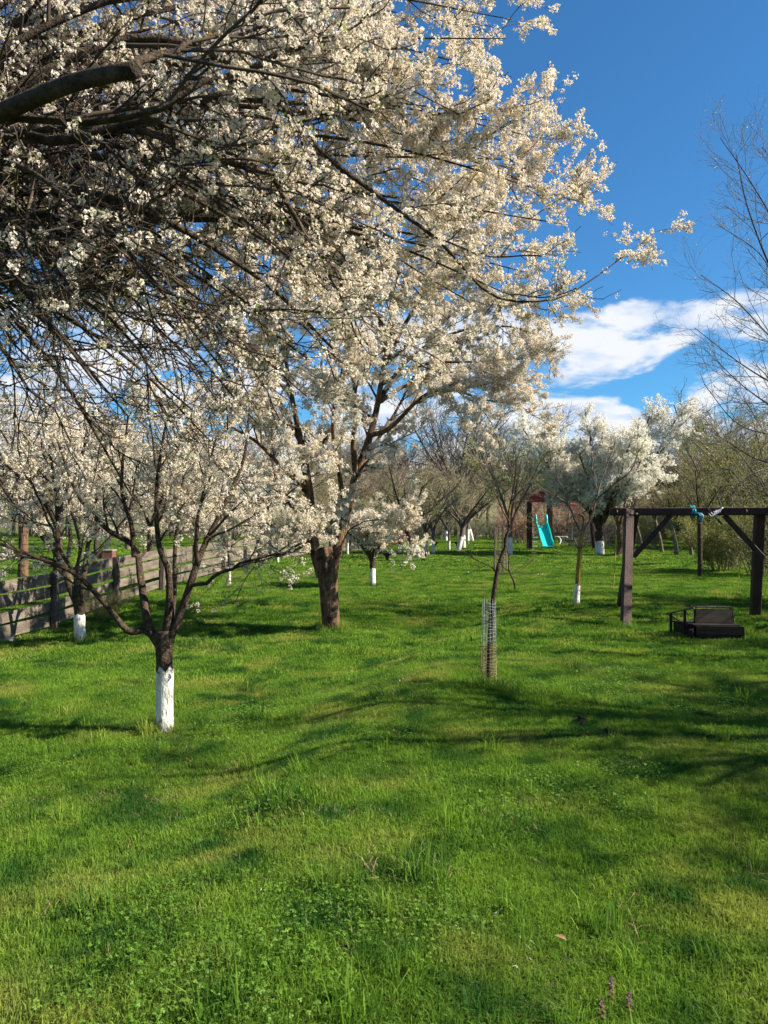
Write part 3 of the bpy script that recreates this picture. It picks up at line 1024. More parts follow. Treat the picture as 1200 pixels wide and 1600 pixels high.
def above(z0, z1, pmax=1.0, lo=0.05, k=2.2, seed=2):
    return lambda p, r: r.uniform(0, 1, len(p)) < np.clip((p[:, 2] - z0) / (z1 - z0), lo, pmax) * (0.5 + vnoise(p[:, 0] * k + p[:, 2] * k, p[:, 1] * k, seed))


# --- small blossoming tree right of the old trunk
simple_tree('small_plum_tree', 'small round blossoming plum with white trunk just right of the old trunk', 582, 917, 0.7, 0.08, 8, 1.25, 0.6, 51, coat=0.62,
            crown=dict(per={0: 4, 1: 4, 2: 3}, scale=(1.1, 1.8), group=SPRIG, nv=5, where=above(0.8, 1.3)), lv=(7, 5, 3))
# --- thin young tree left of the old trunk
simple_tree('thin_fruit_tree', 'thin young fruit tree with slender white trunk in front of the fence boards', 358, 914, 0.85, 0.042, 5, 1.2, 0.6, 52, coat=0.62,
            crown=dict(per={1: 1, 2: 1}, scale=(0.8, 1.3), group=SPRIG, nv=5, where=above(0.9, 2.0, 0.4)), lv=(5, 4, 2), tipr=(0.004, 0.003, 0.003))

# --- lichen covered tree right of the centre
B = G(900, 949)
d0 = float(B[1])
tree('lichen_tree', 'bare young tree with yellow lichen on its trunk above a white foot', B,
     [(0, 0, -0.1), W(903, 905, d0) - B, W(906, 860, d0) - B, W(909, 830, d0) - B], [0.054, 0.049, 0.044, 0.047],
     [(loc_limb(B, (909, 836, d0), (898, 812, d0), (888, 790, d0), (868, 775, d0 + .1), (845, 762, d0 + .2), (822, 742, d0 + .3)), 0.028, 0.006, True),
      (loc_limb(B, (888, 792, d0), (880, 765, d0), (871, 745, d0 + .1), (866, 715, d0 + .1)), 0.020, 0.005, True),
      (loc_limb(B, (909, 836, d0), (925, 805, d0), (934, 770, d0 + .1), (945, 735, d0 + .2), (962, 690, d0 + .3)), 0.030, 0.006, True),
      (loc_limb(B, (930, 785, d0), (955, 760, d0 - .2), (985, 735, d0 - .3), (1005, 690, d0 - .4)), 0.020, 0.005, True),
      (loc_limb(B, (909, 836, d0), (912, 810, d0), (905, 803, d0)), 0.028, 0.022, False),
      (loc_limb(B, (903, 858, d0), (896, 835, d0 - .1), (898, 822, d0 - .1)), 0.013, 0.009, False),
      (loc_limb(B, (934, 775, d0), (925, 720, d0 + .4), (930, 665, d0 + .6)), 0.018, 0.005, True),
      (loc_limb(B, (868, 775, d0), (885, 762, d0 - .2), (900, 770, d0 - .3)), 0.010, 0.004, True)],
     55, coat=0.56, bark='bark_lichen', limb_bark='bark_grey', twig='twig_grey', ridge=0.06, flare=0.1, sides=16,
     l1=(5, (0.3, 1.0), (0.4, 1.0), (22, 50), 8, 0.10, (0, 0, 0.08), 0.5, 0.004, 0.4),
     l2=(4, (0.15, 1.0), (0.2, 0.5), (25, 55), 6, 0.12, (0, 0, 0.05), 0.55, 0.003, 0.4),
     l3=None, crown=dict(per={0: 1, 1: 2}, scale=(0.5, 0.9), group=BUDS, nv=3, name='buds', where=lambda p, r: r.uniform(0, 1, len(p)) < 0.5))

# --- big white tree beyond the swing
simple_tree('white_blossom_tree', 'tall dense white blossoming tree behind the swing frame', 937, 867, 1.25, 0.23, 17, 5.0, 0.56, 61, coat=0.85, up=0.35,
            crown=dict(per={0: 12, 1: 10, 2: 8}, limb=14, scale=(1.25, 2.2), group=SPRIG_W, nv=4, jit=0.08, where=above(1.3, 2.2, 1.0, 0.3, 1.2)), lv=(9, 7, 3), tipr=(0.012, 0.009, 0.008), limb_r=0.38, ls=(0.5, 0.22, 0.1))

# --- the sapling with its wire guard
B = G(763, 1074)
d0 = float(B[1])
tree('sapling', 'slender dark sapling standing in a wire guard in the middle of the lawn', B,
     [(0, 0, -0.1), W(766, 1000, d0) - B, W(769, 950, d0) - B, W(775, 905, d0) - B, W(780, 880, d0) - B], [0.029, 0.026, 0.025, 0.024, 0.023],
     [(loc_limb(B, (779, 884, d0), (788, 855, d0), (794, 825, d0), (796, 790, d0), (803, 765, d0), (806, 735, d0), (802, 700, d0)), 0.022, 0.005, True),
      (loc_limb(B, (777, 896, d0), (765, 884, d0), (745, 876, d0 - .05), (733, 865, d0 - .1)), 0.009, 0.004, True),
      (loc_limb(B, (777, 896, d0), (803, 896, d0), (815, 890, d0 + .05), (832, 875, d0 + .1)), 0.008, 0.003, True),
      (loc_limb(B, (795, 832, d0), (805, 826, d0 + .05), (825, 815, d0 + .1), (835, 805, d0 + .1)), 0.008, 0.003, True),
      (loc_limb(B, (795, 815, d0), (782, 790, d0 - .05), (776, 760, d0 - .05), (768, 735, d0 - .1)), 0.009, 0.003, True),
      (loc_limb(B, (796, 790, d0), (812, 770, d0 + .05), (825, 740, d0 + .1), (830, 710, d0 + .1)), 0.009, 0.003, True)],
     57, coat=0, ridge=0.04, flare=0.2, sides=10, limb_sides=6,
     l1=(4, (0.3, 1.0), (0.15, 0.4), (25, 55), 6, 0.10, (0, 0, 0.05), 0.55, 0.0022, 0.4),
     l2=(2, (0.2, 1.0), (0.06, 0.18), (25, 55), 4, 0.1, (0, 0, 0.04), 0.6, 0.0018, 0.3), l3=None,
     crown=dict(per={0: 2, 1: 2}, scale=(0.35, 0.6), group=BUDS, nv=3, name='buds', where=lambda p, r: r.uniform(0, 1, len(p)) < 0.5))


def wire_guard(name, label, base, rad, h, nv, nh, wr, mat_top, mat_low, split, seed):
    root = thing(name, label, 'guard', base)
    rng = np.random.default_rng(seed)
    lo, hi = [], []
    for i in range(nv):
        a = i * 2 * math.pi / nv
        ph = rng.uniform(-0.01, 0.01, 2)
        zs = np.linspace(-0.03, h, 9)
        P = np.stack([np.cos(a) * rad * (1 + 0.10 * np.sin(zs * 3 + 1)) + ph[0] * zs, np.sin(a) * rad * (1 + 0.08 * np.sin(zs * 4)) + ph[1] * zs, zs + rng.uniform(0, 0.03) * (zs > h * 0.95)], 1)
        k = int(split * 8)
        lo.append(P[:k + 1])
        hi.append(P[k:])
    rings_lo, rings_hi = [], []
    for j in range(nh):
        z = 0.02 + (h - 0.05) * j / (nh - 1)
        a = np.linspace(0, 2 * math.pi, 17)
        P = np.stack([np.cos(a) * rad * (1 + 0.10 * math.sin(z * 3 + 1)), np.sin(a) * rad * (1 + 0.08 * math.sin(z * 4)), z + 0.008 * np.sin(a * 2 + j)], 1)
        (rings_lo if z < split * h else rings_hi).append(P)
    for nm, vv, rr, mt in (('mesh_foot', lo, rings_lo, mat_low), ('mesh_top', hi, rings_hi, mat_top)):
        V, f = merge([tubes(np.array(vv), np.full((len(vv), len(vv[0])), wr), 4, False), tubes(np.array(rr), np.full((len(rr), 17), wr), 4, False)])
        link(nm, np_mesh(nm, V, f), mt, root)
    return root


wire_guard('wire_guard', 'narrow wire mesh guard round the sapling, rusty towards the grass', B + np.array([0.005, 0.0, 0]), 0.07, 0.88, 12, 26, 0.0021, 'wire', 'wire_rust', 0.55, 3)
B2 = G(783, 893)
wire_guard('wire_guard', 'wider grey wire guard with stakes behind the sapling', B2, 0.19, 1.5, 12, 15, 0.004, 'wire_rust', 'wire_rust', 0.5, 4)
gd = bpy.context.scene.objects.get('wire_guard.001')
for sx, sy in ((-0.23, 0.02), (0.20, 0.1), (0.02, -0.23)):
    mesh_obj('stake', [bar((sx, sy, -0.1), (sx + 0.02, sy, 1.55 + sx * 0.3), 0.06, 0.05)], 'fence_wood', gd)
# crooked little sapling
B = G(806, 926)
d0 = float(B[1])
tree('sapling', 'crooked bare sapling bending left, behind the one in the guard', B, [(0, 0, -0.08), W(804, 912, d0) - B, W(799, 900, d0) - B, W(795, 890, d0) - B], [0.03, 0.026, 0.022, 0.02],
     [(loc_limb(B, (795, 892, d0), (795, 870, d0), (790, 845, d0), (792, 815, d0)), 0.019, 0.006, True), (loc_limb(B, (796, 893, d0), (786, 885, d0), (780, 868, d0)), 0.012, 0.005, True)], 58, ridge=0.03, sides=8, limb_sides=6,
     l1=(4, (0.3, 1.0), (0.2, 0.5), (25, 55), 6, 0.1, (0, 0, 0.05), 0.55, 0.003, 0.4), l2=(2, (0.2, 1.0), (0.1, 0.2), (25, 55), 4, 0.1, (0, 0, 0.03), 0.6, 0.0025, 0.3))

# --- trees of the far rows
BUDC = dict(per={1: 1, 2: 1}, scale=(1.2, 2.2), group=BUDS, nv=3, name='buds', where=above(0.8, 2.5, 0.8))
simple_tree('leaning_fruit_tree', 'dark bare fruit tree leaning left across the long bench', 656, 873, 1.15, 0.17, 5, 3.0, 0.8, 71, coat=0.75, trunk_pts=[(0, 0, -0.1), (-0.22, 0, 0.55), (-0.55, 0, 1.2)], lv=(6, 5, 3), crown=BUDC, limb_r=0.65, tipr=(0.010, 0.007, 0.006))
simple_tree('white_foot_tree', 'slim budding tree with white foot, right of the leaning tree', 665, 865, 1.2, 0.10, 5, 2.8, 0.6, 72, twig='twig_brown', bark='bark_grey', coat=0.8, crown=BUDC, tipr=(0.01, 0.008, 0.007))
simple_tree('white_foot_tree', 'slim tree with white foot standing at the left end of the far bench', 677, 866, 1.2, 0.09, 5, 2.6, 0.6, 73, twig='twig_brown', bark='bark_grey', coat=0.85, crown=BUDC, tipr=(0.01, 0.008, 0.007))
simple_tree('white_foot_tree', 'very thin tree with white foot before the middle of the far bench', 702, 860, 1.1, 0.06, 5, 2.2, 0.6, 74, twig='twig_brown', bark='bark_grey', coat=0.7, crown=BUDC, tipr=(0.008, 0.007, 0.007))
simple_tree('double_fruit_tree', 'white-footed fruit tree leaning right with one long diagonal limb', 715, 862, 1.4, 0.15, 5, 2.6, 0.75, 75, twig='twig_brown', bark='bark_grey', coat=1.0, crown=BUDC, trunk_pts=[(0, 0, -0.1), (0.18, 0, 0.7), (0.3, 0, 1.4)], tipr=(0.012, 0.009, 0.008),
            extra=lambda b: [([np.array(p) for p in ((0.3, 0, 1.3), (0.7, 0.1, 1.9), (1.2, 0.1, 2.4), (1.7, 0.2, 3.0))], 0.12, 0.03, True)])
simple_tree('white_foot_tree', 'stout white-footed tree just behind the right-leaning fruit tree', 724, 857, 1.3, 0.14, 6, 2.9, 0.65, 76, bark='bark_grey', coat=1.0, crown=BUDC, tipr=(0.014, 0.01, 0.009))
simple_tree('budding_tree', 'tall greening tree with white trunk left of the slide', 797, 868, 1.4, 0.13, 7, 4.8, 0.40, 77, twig='twig_brown', bark='bark_grey', coat=1.1, crown=[dict(per={1: 2, 2: 2}, scale=(1.5, 2.6), group=BUDS, nv=3, name='buds', where=above(1.0, 2.5, 0.9))],
            lv=(7, 5, 3), tipr=(0.012, 0.009, 0.008), limb_r=0.5)
simple_tree('white_foot_tree', 'far thin white-footed tree behind the far bench', 697, 846, 1.2, 0.13, 5, 3.4, 0.6, 78, twig='twig_brown', bark='bark_grey', coat=1.2, crown=BUDC, tipr=(0.014, 0.011, 0.01))
simple_tree('white_foot_tree', 'upright far white-footed tree before the brown wood', 731, 846, 1.2, 0.14, 5, 3.6, 0.6, 79, twig='twig_brown', bark='bark_grey', coat=1.3, crown=BUDC, tipr=(0.014, 0.011, 0.01))
simple_tree('white_foot_tree', 'far white-footed tree leaning left before the brown wood', 738, 846, 1.6, 0.15, 5, 3.4, 0.6, 80, twig='twig_brown', bark='bark_grey', coat=1.3, crown=BUDC, tipr=(0.014, 0.011, 0.01), lean=(-0.4, 0))
simple_tree('white_foot_tree', 'white-footed small blossoming tree behind the small round plum', 624, 866, 1.0, 0.07, 5, 2.0, 0.7, 81, twig='twig_brown', bark='bark_grey', coat=0.7, crown=dict(per={1: 2, 2: 2}, scale=(1.4, 2.2), group=SPRIG, nv=5, where=above(0.9, 1.5, 0.7)), tipr=(0.008, 0.006, 0.006))
simple_tree('white_foot_tree', 'thin white-footed tree between old trunk and round plum', 543, 868, 1.0, 0.06, 5, 2.0, 0.7, 82, twig='twig_brown', bark='bark_grey', coat=0.8, crown=BUDC, tipr=(0.008, 0.006, 0.006))
simple_tree('white_foot_tree', 'thin white-footed tree just left of the old trunk by the fence', 434, 880, 1.0, 0.05, 5, 1.8, 0.7, 83, twig='twig_brown', bark='bark_grey', coat=0.7, crown=dict(per={1: 2, 2: 2}, scale=(1.2, 2.0), group=SPRIG, nv=5, where=above(0.9, 1.5, 0.6)), tipr=(0.008, 0.006, 0.006))
simple_tree('white_foot_tree', 'white-footed tree near the picket rail right of the round plum', 597, 864, 1.0, 0.08, 5, 2.2, 0.7, 84, twig='twig_brown', bark='bark_grey', coat=0.8, crown=BUDC, tipr=(0.008, 0.006, 0.006))
simple_tree('crooked_tree', 'crooked reddish bare tree beside the foot of the white blossoming tree', 962, 869, 1.3, 0.17, 4, 1.8, 0.5, 85, coat=0, bark='bark_old', trunk_pts=[(0, 0, -0.1), (0.25, 0, 0.5), (0.2, 0, 1.3)], tipr=(0.012, 0.009, 0.008))

# orchard rows to the right, behind the swing
for i, (px, py, h, r, ln, lab) in enumerate([(1035, 864, 1.8, 0.10, 3.0, 'thin leaning orchard tree seen just right of the left swing brace'),
                                             (1058, 868, 1.9, 0.12, 3.2, 'leaning orchard tree seen through the middle of the swing frame'),
                                             (1081, 868, 1.8, 0.10, 3.0, 'leaning orchard tree below the blue cloth on the beam'),
                                             (1004, 862, 1.7, 0.09, 2.8, 'thin orchard tree seen just left of the left swing brace'),
                                             (1148, 884, 1.8, 0.15, 3.2, 'brown orchard tree seen left of the right swing post')]):
    simple_tree('orchard_tree', lab, px, py, h, r, 5, ln * 0.55, 0.5, 90 + i, coat=0, bark='bark_grey', lean=(-0.4, 0), twig='twig_brown', crown=dict(per={1: 1, 2: 1}, scale=(1.2, 2.0), group=OLIVE, nv=3, name='leaves', where=above(0.8, 2.5, 0.7)), tipr=(0.010, 0.008, 0.007))
simple_tree('orchard_tree', 'dark straight slim tree standing in front of the yellow-green bush', 1094, 902, 1.7, 0.075, 4, 1.8, 0.4, 97, coat=0, crown=dict(per={1: 1, 2: 1}, scale=(0.8, 1.4), group=OLIVE, nv=3, name='leaves', where=above(0.8, 2.5, 0.6)), lv=(5, 4, 2))

# tall bare tree at the right edge, and its neighbour nearer the camera
TB = np.array([9.6, 14.8, 0.0])
TB[2] = float(H(TB[0], TB[1]))
dR = 14.5
tree('tall_bare_tree', 'tall bare grey tree rising at the right edge against the sky', TB, [(0, 0, -0.1), (-0.05, 0, 1.2), (-0.1, 0, 2.4)], [0.17, 0.15, 0.13],
     [(loc_limb(TB, (1375, 640, dR), (1290, 560, dR - .4), (1215, 440, dR - .8), (1170, 330, dR - 1), (1150, 240, dR - 1)), 0.039, 0.006, True),
      (loc_limb(TB, (1375, 640, dR), (1310, 640, dR - .5), (1230, 610, dR - 1), (1160, 570, dR - 1.2), (1085, 512, dR - 1.4)), 0.033, 0.005, True),
      (loc_limb(TB, (1375, 640, dR), (1300, 690, dR - .5), (1210, 680, dR - 1), (1150, 660, dR - 1.2), (1100, 600, dR - 1.3)), 0.030, 0.005, True),
      (loc_limb(TB, (1375, 640, dR), (1330, 480, dR), (1270, 330, dR), (1225, 260, dR), (1200, 225, dR)), 0.044, 0.006, True),
      (loc_limb(TB, (1375, 640, dR), (1400, 450, dR + .3), (1390, 250, dR + .5), (1360, 80, dR + .5)), 0.044, 0.007, True),
      (loc_limb(TB, (1375, 640, dR), (1300, 480, dR + .5), (1230, 480, dR + 1), (1190, 400, dR + 1.2), (1120, 350, dR + 1.4)), 0.033, 0.005, True),
      (loc_limb(TB, (1375, 640, dR), (1450, 500, dR + .5), (1520, 350, dR + .5), (1560, 220, dR + .8)), 0.039, 0.007, True),
      (loc_limb(TB, (1310, 520, dR), (1230, 380, dR - .6), (1170, 280, dR - .9), (1125, 215, dR - 1.1)), 0.028, 0.005, True),
      (loc_limb(TB, (1320, 600, dR - .4), (1220, 540, dR - .9), (1150, 470, dR - 1.1), (1095, 430, dR - 1.2)), 0.028, 0.005, True),
      (loc_limb(TB, (1330, 660, dR - .3), (1240, 650, dR - .2), (1170, 610, dR), (1100, 545, dR + .2)), 0.028, 0.005, True),
      (loc_limb(TB, (1340, 680, dR - .3), (1260, 720, dR - .6), (1190, 720, dR - .8), (1120, 680, dR - 1)), 0.028, 0.005, True),
      (loc_limb(TB, (1300, 450, dR), (1240, 300, dR - .3), (1215, 260, dR - .4), (1190, 230, dR - .5)), 0.028, 0.005, True)],
     101, ridge=0.05, twig='twig_grey', bark='bark',
     l1=(13, (0.25, 1.0), (0.6, 1.6), (20, 50), 8, 0.12, (-0.01, 0, 0.05), 0.5, 0.004, 0.4),
     l2=(6, (0.15, 1.0), (0.25, 0.7), (25, 55), 6, 0.14, (0, 0, 0.05), 0.55, 0.003, 0.4),
     l3=(3, (0.15, 1.0), (0.1, 0.3), (25, 60), 4, 0.12, (0, 0, 0.05), 0.6, 0.0025, 0.3),
     crown=dict(per={1: 1, 2: 1}, scale=(0.6, 1.0), group=BUDS, nv=3, name='buds', where=lambda p, r: r.uniform(0, 1, len(p)) < 0.25))

# fruit trees standing right of the camera; their shade falls across the near lawn
SB = np.array([6.4, 5.6, 0.0])
shade1 = simple_tree('garden_tree', 'bare garden tree right of the camera, its shade lying across the near lawn', 0, 0, 1.7, 0.14, 7, 2.9, 0.75, 111, base=SB, coat=0.6, lv=(8, 6, 3), tipr=(0.009, 0.006, 0.005),
                     crown=dict(per={1: 1, 2: 1}, scale=(0.9, 1.6), group=BUDS, nv=3, name='buds', where=above(0.9, 1.6, 0.5, 0.05, 0.9)))
copy_tree(shade1, (11.6, 12.6, 0), 0.7, 1.15, 'bare garden tree beyond the right swing post, its shade lying under the swing')
copy_tree(shade1, (9.0, 3.2, 0), 1.2, 1.0, 'bare garden tree level with the camera, its shade streaking the bottom right corner')
copy_tree(shade1, (8.6, 4.6, 0), 5.3, 1.1, 'bare garden tree farther right of the camera, its shade streaking the near lawn')
copy_tree(shade1, (9.3, 8.4, 0), 2.1, 1.05, 'bare garden tree right of the swing, its shade lying beside the swing seat')

# ------------------------------------------------------------------ shrubs
def shrub(name, label, base, rad, h, stems, seed, leaf, twig='twig_brown', per=(2, 2, 2), scale=(1.0, 2.0), group=None, pmax=1.0):
    rng = np.random.default_rng(seed)
    root = thing(name, label, 'shrub', base, 0, group)
    LP = []
    for i in range(stems):
        a = rng.uniform(0, 6.28)
        r0 = rad * 0.35 * math.sqrt(rng.uniform())
        sp = rng.uniform(0.3, 1.0) * rad
        hh = h * rng.uniform(0.6, 1.0)
        h_ = np.array([math.cos(a), math.sin(a), 0])
        LP.append(resample([h_ * r0 + [0, 0, -0.05], h_ * (r0 + sp * 0.25) + [0, 0, hh * 0.4], h_ * (r0 + sp * 0.6) + [0, 0, hh * 0.75], h_ * (r0 + sp) + [0, 0, hh]], 9))
    P0 = np.array(LP)
    R0 = np.tile(np.linspace(0.022, 0.008, 9) * h / 2.5, (stems, 1))
    V, f = tubes(P0, R0, 5)
    link('stems', np_mesh('stems', V, f), twig, root)['kind'] = 'stuff'
    P1, R1 = grow(rng, P0, R0, 6, (0.1, 1.0), (0.25 * h, 0.5 * h), (20, 60), 6, 0.15, (0, 0, 0.04), 0.6, 0.006, 0.4)
    P2, R2 = grow(rng, P1, R1, 5, (0.1, 1.0), (0.1 * h, 0.25 * h), (25, 60), 5, 0.15, (0, 0, 0.04), 0.6, 0.005, 0.4)
    V, f = merge([tubes(P1, R1, 4, False), tubes(P2, R2, 3, False)])
    link('twigs', np_mesh('twigs', V, f), twig, root)['kind'] = 'stuff'
    if leaf is not None:
        pts = np.concatenate([pts_on(rng, P1, per[0], 0.03), pts_on(rng, P2, per[1], 0.03)])
        pts = pts[rng.uniform(0, 1, len(pts)) < pmax]
        n = len(pts)
        scatter('leaves', pts, rand_rot(rng, n), rng.uniform(*scale, n), rng.integers(0, 3, n), leaf, root)
    return root


shrub('yellow_green_bush', 'yellow-green leafing bush behind the dark slim tree, right of centre in the swing', G(1128, 893), 1.3, 2.0, 26, 201, OLIVE, scale=(1.6, 2.6), per=(3, 3))
shrub('yellow_green_bush', 'low olive bush at the foot of the right swing post', G(1192, 900), 1.4, 2.4, 24, 202, OLIVE, scale=(1.4, 2.4), per=(2, 2))
shrub('olive_bush', 'tall olive hedge bush above the right end of the beam', G(1150, 857), 5.0, 8.0, 46, 203, OLIVE, scale=(3.0, 5.5), per=(2, 3), pmax=0.8)
shrub('olive_bush', 'tall brown hedge bush at the right picture edge above the beam', G(1215, 860), 5.0, 8.4, 46, 204, OLIVE, scale=(2.5, 4.0), per=(2, 2), pmax=0.6)
shrub('dark_bush', 'dense dark grey-green bush right of the white blossoming tree', G(1085, 850), 4.0, 6.2, 44, 205, DARKL, 'twig_grey', scale=(4.0, 6.5), per=(3, 4))
shrub('olive_bush', 'greenish bush between the white blossoming tree and the swing brace', G(1012, 858), 1.6, 2.2, 24, 206, OLIVE, scale=(2.0, 3.2), per=(2, 2))
shrub('pink_bush', 'reddish pink flowering bush left of the play tower', G(815, 850), 1.9, 3.0, 22, 207, PINK, scale=(2.0, 3.2), per=(1, 2), pmax=0.5)
shrub('pink_bush', 'reddish pink flowering bush behind the right of the play tower', G(880, 849), 2.4, 3.6, 24, 208, PINK, scale=(2.0, 3.2), per=(1, 2), pmax=0.5)
shrub('olive_bush', 'brown twiggy bush at the right edge behind the right swing post', np.array([8.9, 15.6, 0.0]), 1.7, 3.3, 34, 210, OLIVE, 'twig_grey', scale=(1.4, 2.4), per=(2, 3), pmax=0.9)
hedge = shrub('hedge_bush', 'dark twiggy bushes of the hedge closing the far end of the lawn', np.array([-8.0, 77.0, 0.0]), 2.4, 3.0, 40, 211, OLIVE, 'twig_grey', scale=(2.5, 4.0), per=(1, 1), pmax=0.5, group='hedge at the far end')
rh = random.Random(12)
for i in range(21):
    copy_tree(hedge, (-4.2 + i * 2.6 + rh.uniform(-.7, .7), 76 + rh.uniform(-2, 3), -0.03), rh.uniform(0, 6.28), rh.uniform(0.75, 1.15), None, 'hedge at the far end')
shrub('fence_weeds', 'dry brownish weeds below the fence boards right of the fence plum', G(160, 968), 0.45, 0.5, 16, 209, OLIVE, scale=(0.5, 0.9), per=(2, 2))

# ------------------------------------------------------------------ background trees
PROTO = []
for k in range(4):
    PROTO.append(simple_tree('background_tree', 'brown leafless trees of the wood along the far end of the orchard', 0, 0, (1.6, 1.2, 2.2, 1.4)[k], (0.16, 0.14, 0.2, 0.15)[k], 7, (5.2, 4.6, 6.4, 5.0)[k], (0.55, 0.75, 0.42, 0.65)[k], 300 + k, coat=0, bark='bark_grey',
                             base=(0, 0, 0), twig=('twig_brown', 'twig_brown', 'twig_grey', 'twig_brown')[k], lv=(8, 6, 4), tipr=(0.022, 0.017, 0.014), limb_r=0.55,
                             crown=None if k != 1 else dict(per={2: 1}, scale=(2.0, 3.5), group=OLIVE, nv=3, name='leaves', where=lambda p, r: r.uniform(0, 1, len(p)) < 0.35), group='wood along the far end'))
rb = random.Random(9)
spots = []
for i in range(52):
    x = -66 + i * 2.9 + rb.uniform(-1.5, 1.5)
    spots.append((x, 84 + rb.uniform(-3, 9), rb.choice([0, 1, 1, 3, 0]), rb.uniform(0.9, 1.25)))
for i in range(46):
    x = -75 + i * 3.5 + rb.uniform(-2, 2)
    spots.append((x, 106 + rb.uniform(-3, 10), rb.choice([0, 2, 3]), rb.uniform(1.1, 1.6)))
# taller ones that stand out above the wood
spots += [(9.5, 100, 2, 2.0), (18, 104, 2, 1.7), (40, 72, 2, 1.5), (46, 78, 2, 1.7), (34, 80, 2, 1.5), (52, 70, 2, 1.6), (29, 60, 3, 1.3), (36, 55, 0, 1.3), (31, 48, 3, 1.15)]
# left side, beyond the board fence
spots += [(-16, 48, 0, 1.1), (-22, 42, 1, 1.1), (-13, 56, 3, 1.1), (-28, 52, 2, 1.2), (-20, 60, 0, 1.3), (-9, 62, 1, 1.2), (-33, 62, 3, 1.3), (-26, 70, 2, 1.3), (-14, 72, 0, 1.2), (-5, 74, 3, 1.0)]


def hillz(x, y):
    z = -1.0 + 15 * sstep(96, 230, y + 14 * vnoise(x * 0.02, y * 0.02, 7)) * (0.75 + 0.5 * vnoise(x * 0.011 + 5, y * 0.01, 8))
    return max(float(z), float(H(x, y)))


used = set()
for (x, y, k, s) in spots:
    g = 'wood along the far end' if y > 75 else 'leafless trees at the sides of the orchard'
    lab = 'brown leafless trees of the wood along the far end of the orchard' if y > 75 else 'leafless trees standing beyond the fence and hedges at either side'
    p = (x, y, hillz(x, y) - 0.05)
    if k not in used:
        used.add(k)
        PROTO[k].location = p
        PROTO[k].rotation_euler = (0, 0, rb.uniform(0, 6.28))
        PROTO[k].scale = (s, s, s)
        PROTO[k]['label'], PROTO[k]['group'] = lab, g
    else:
        copy_tree(PROTO[k], p, rb.uniform(0, 6.28), s, lab, g)

# the wood on the hill: too far to count
def far_wood():
    rng = np.random.default_rng(77)
    parts = []
    n = 1700
    X = rng.uniform(-130, 150, n)
    Y = rng.uniform(112, 240, n)
    for (m, nseg, ln, rad, tilt) in ((n, 5, (4, 8), 0.10, 0.18),):
        base = np.stack([X, Y, [hillz(a, b) - 0.1 for a, b in zip(X, Y)]], 1)
        d = norm(np.stack([rng.normal(0, tilt, m), rng.normal(0, tilt, m), np.ones(m)], 1))
        L_ = rng.uniform(*ln, m)
        P = base[:, None, :] + d[:, None, :] * (L_[:, None] * np.linspace(0, 1, nseg))[:, :, None]
        Rr = np.tile(np.linspace(rad, 0.03, nseg), (m, 1))
        parts.append(tubes(P, Rr, 4, False))
        P1, R1 = grow(rng, P, Rr, 9, (0.2, 1.0), (1.5, 3.2), (20, 55), 4, 0.12, (0, 0, 0.08), 0.6, 0.025, 0.4)
        parts.append(tubes(P1, R1, 3, False))
        P2, R2 = grow(rng, P1, R1, 4, (0.2, 1.0), (0.6, 1.6), (20, 60), 3, 0.12, (0, 0, 0.06), 0.8, 0.022, 0.4)
        parts.append(tubes(P2, R2, 3, False))
    V, f = merge(parts)
    o = link('far_wood', np_mesh('far_wood', V, f), 'twig_brown')
    tag(o, 'brown leafless wood covering the far rise', 'wood', kind='stuff')


far_wood()

# trees beyond the board fence
simple_tree('neighbour_tree', 'tree with pale brown trunk beyond the fence at the left edge', 36, 903, 2.0, 0.15, 6, 3.2, 0.6, 401, coat=0, bark='bark_old', crown=dict(per={1: 2, 2: 2}, scale=(1.4, 2.2), group=SPRIG, nv=5, where=above(1.6, 2.4, 0.7)), tipr=(0.01, 0.007, 0.006))
simple_tree('neighbour_tree', 'dark stemmed blossoming tree just behind the fence left of the fence plum', 90, 930, 1.7, 0.11, 6, 3.0, 0.65, 402, coat=0, crown=dict(per={1: 2, 2: 2}, scale=(1.3, 2.0), group=SPRIG, nv=5, where=above(1.4, 2.2, 0.7)), tipr=(0.009, 0.006, 0.006))
simple_tree('neighbour_tree', 'blossoming tree behind the fence seen through the limbs of the young plum', 235, 893, 1.5, 0.11, 6, 3.4, 0.7, 403, coat=0, crown=dict(per={0: 2, 1: 3, 2: 3}, scale=(1.5, 2.4), group=SPRIG, nv=5, where=above(1.3, 2.0, 0.8)), tipr=(0.01, 0.007, 0.006))
simple_tree('neighbour_tree', 'white blossoming tree behind the fence left of the old trunk', 405, 872, 1.3, 0.12, 7, 3.6, 0.75, 404, coat=0, crown=dict(per={0: 3, 1: 3, 2: 3}, scale=(1.8, 2.8), group=SPRIG_W, nv=4, where=above(1.0, 1.6, 0.9)), tipr=(0.012, 0.008, 0.007))
simple_tree('neighbour_tree', 'white blossoming tree far behind the fence at the left', 150, 866, 1.3, 0.13, 7, 4.0, 0.7, 405, coat=0, crown=dict(per={0: 2, 1: 3, 2: 3}, scale=(1.8, 2.8), group=SPRIG_W, nv=4, where=above(1.0, 1.8, 0.8)), tipr=(0.012, 0.008, 0.007))

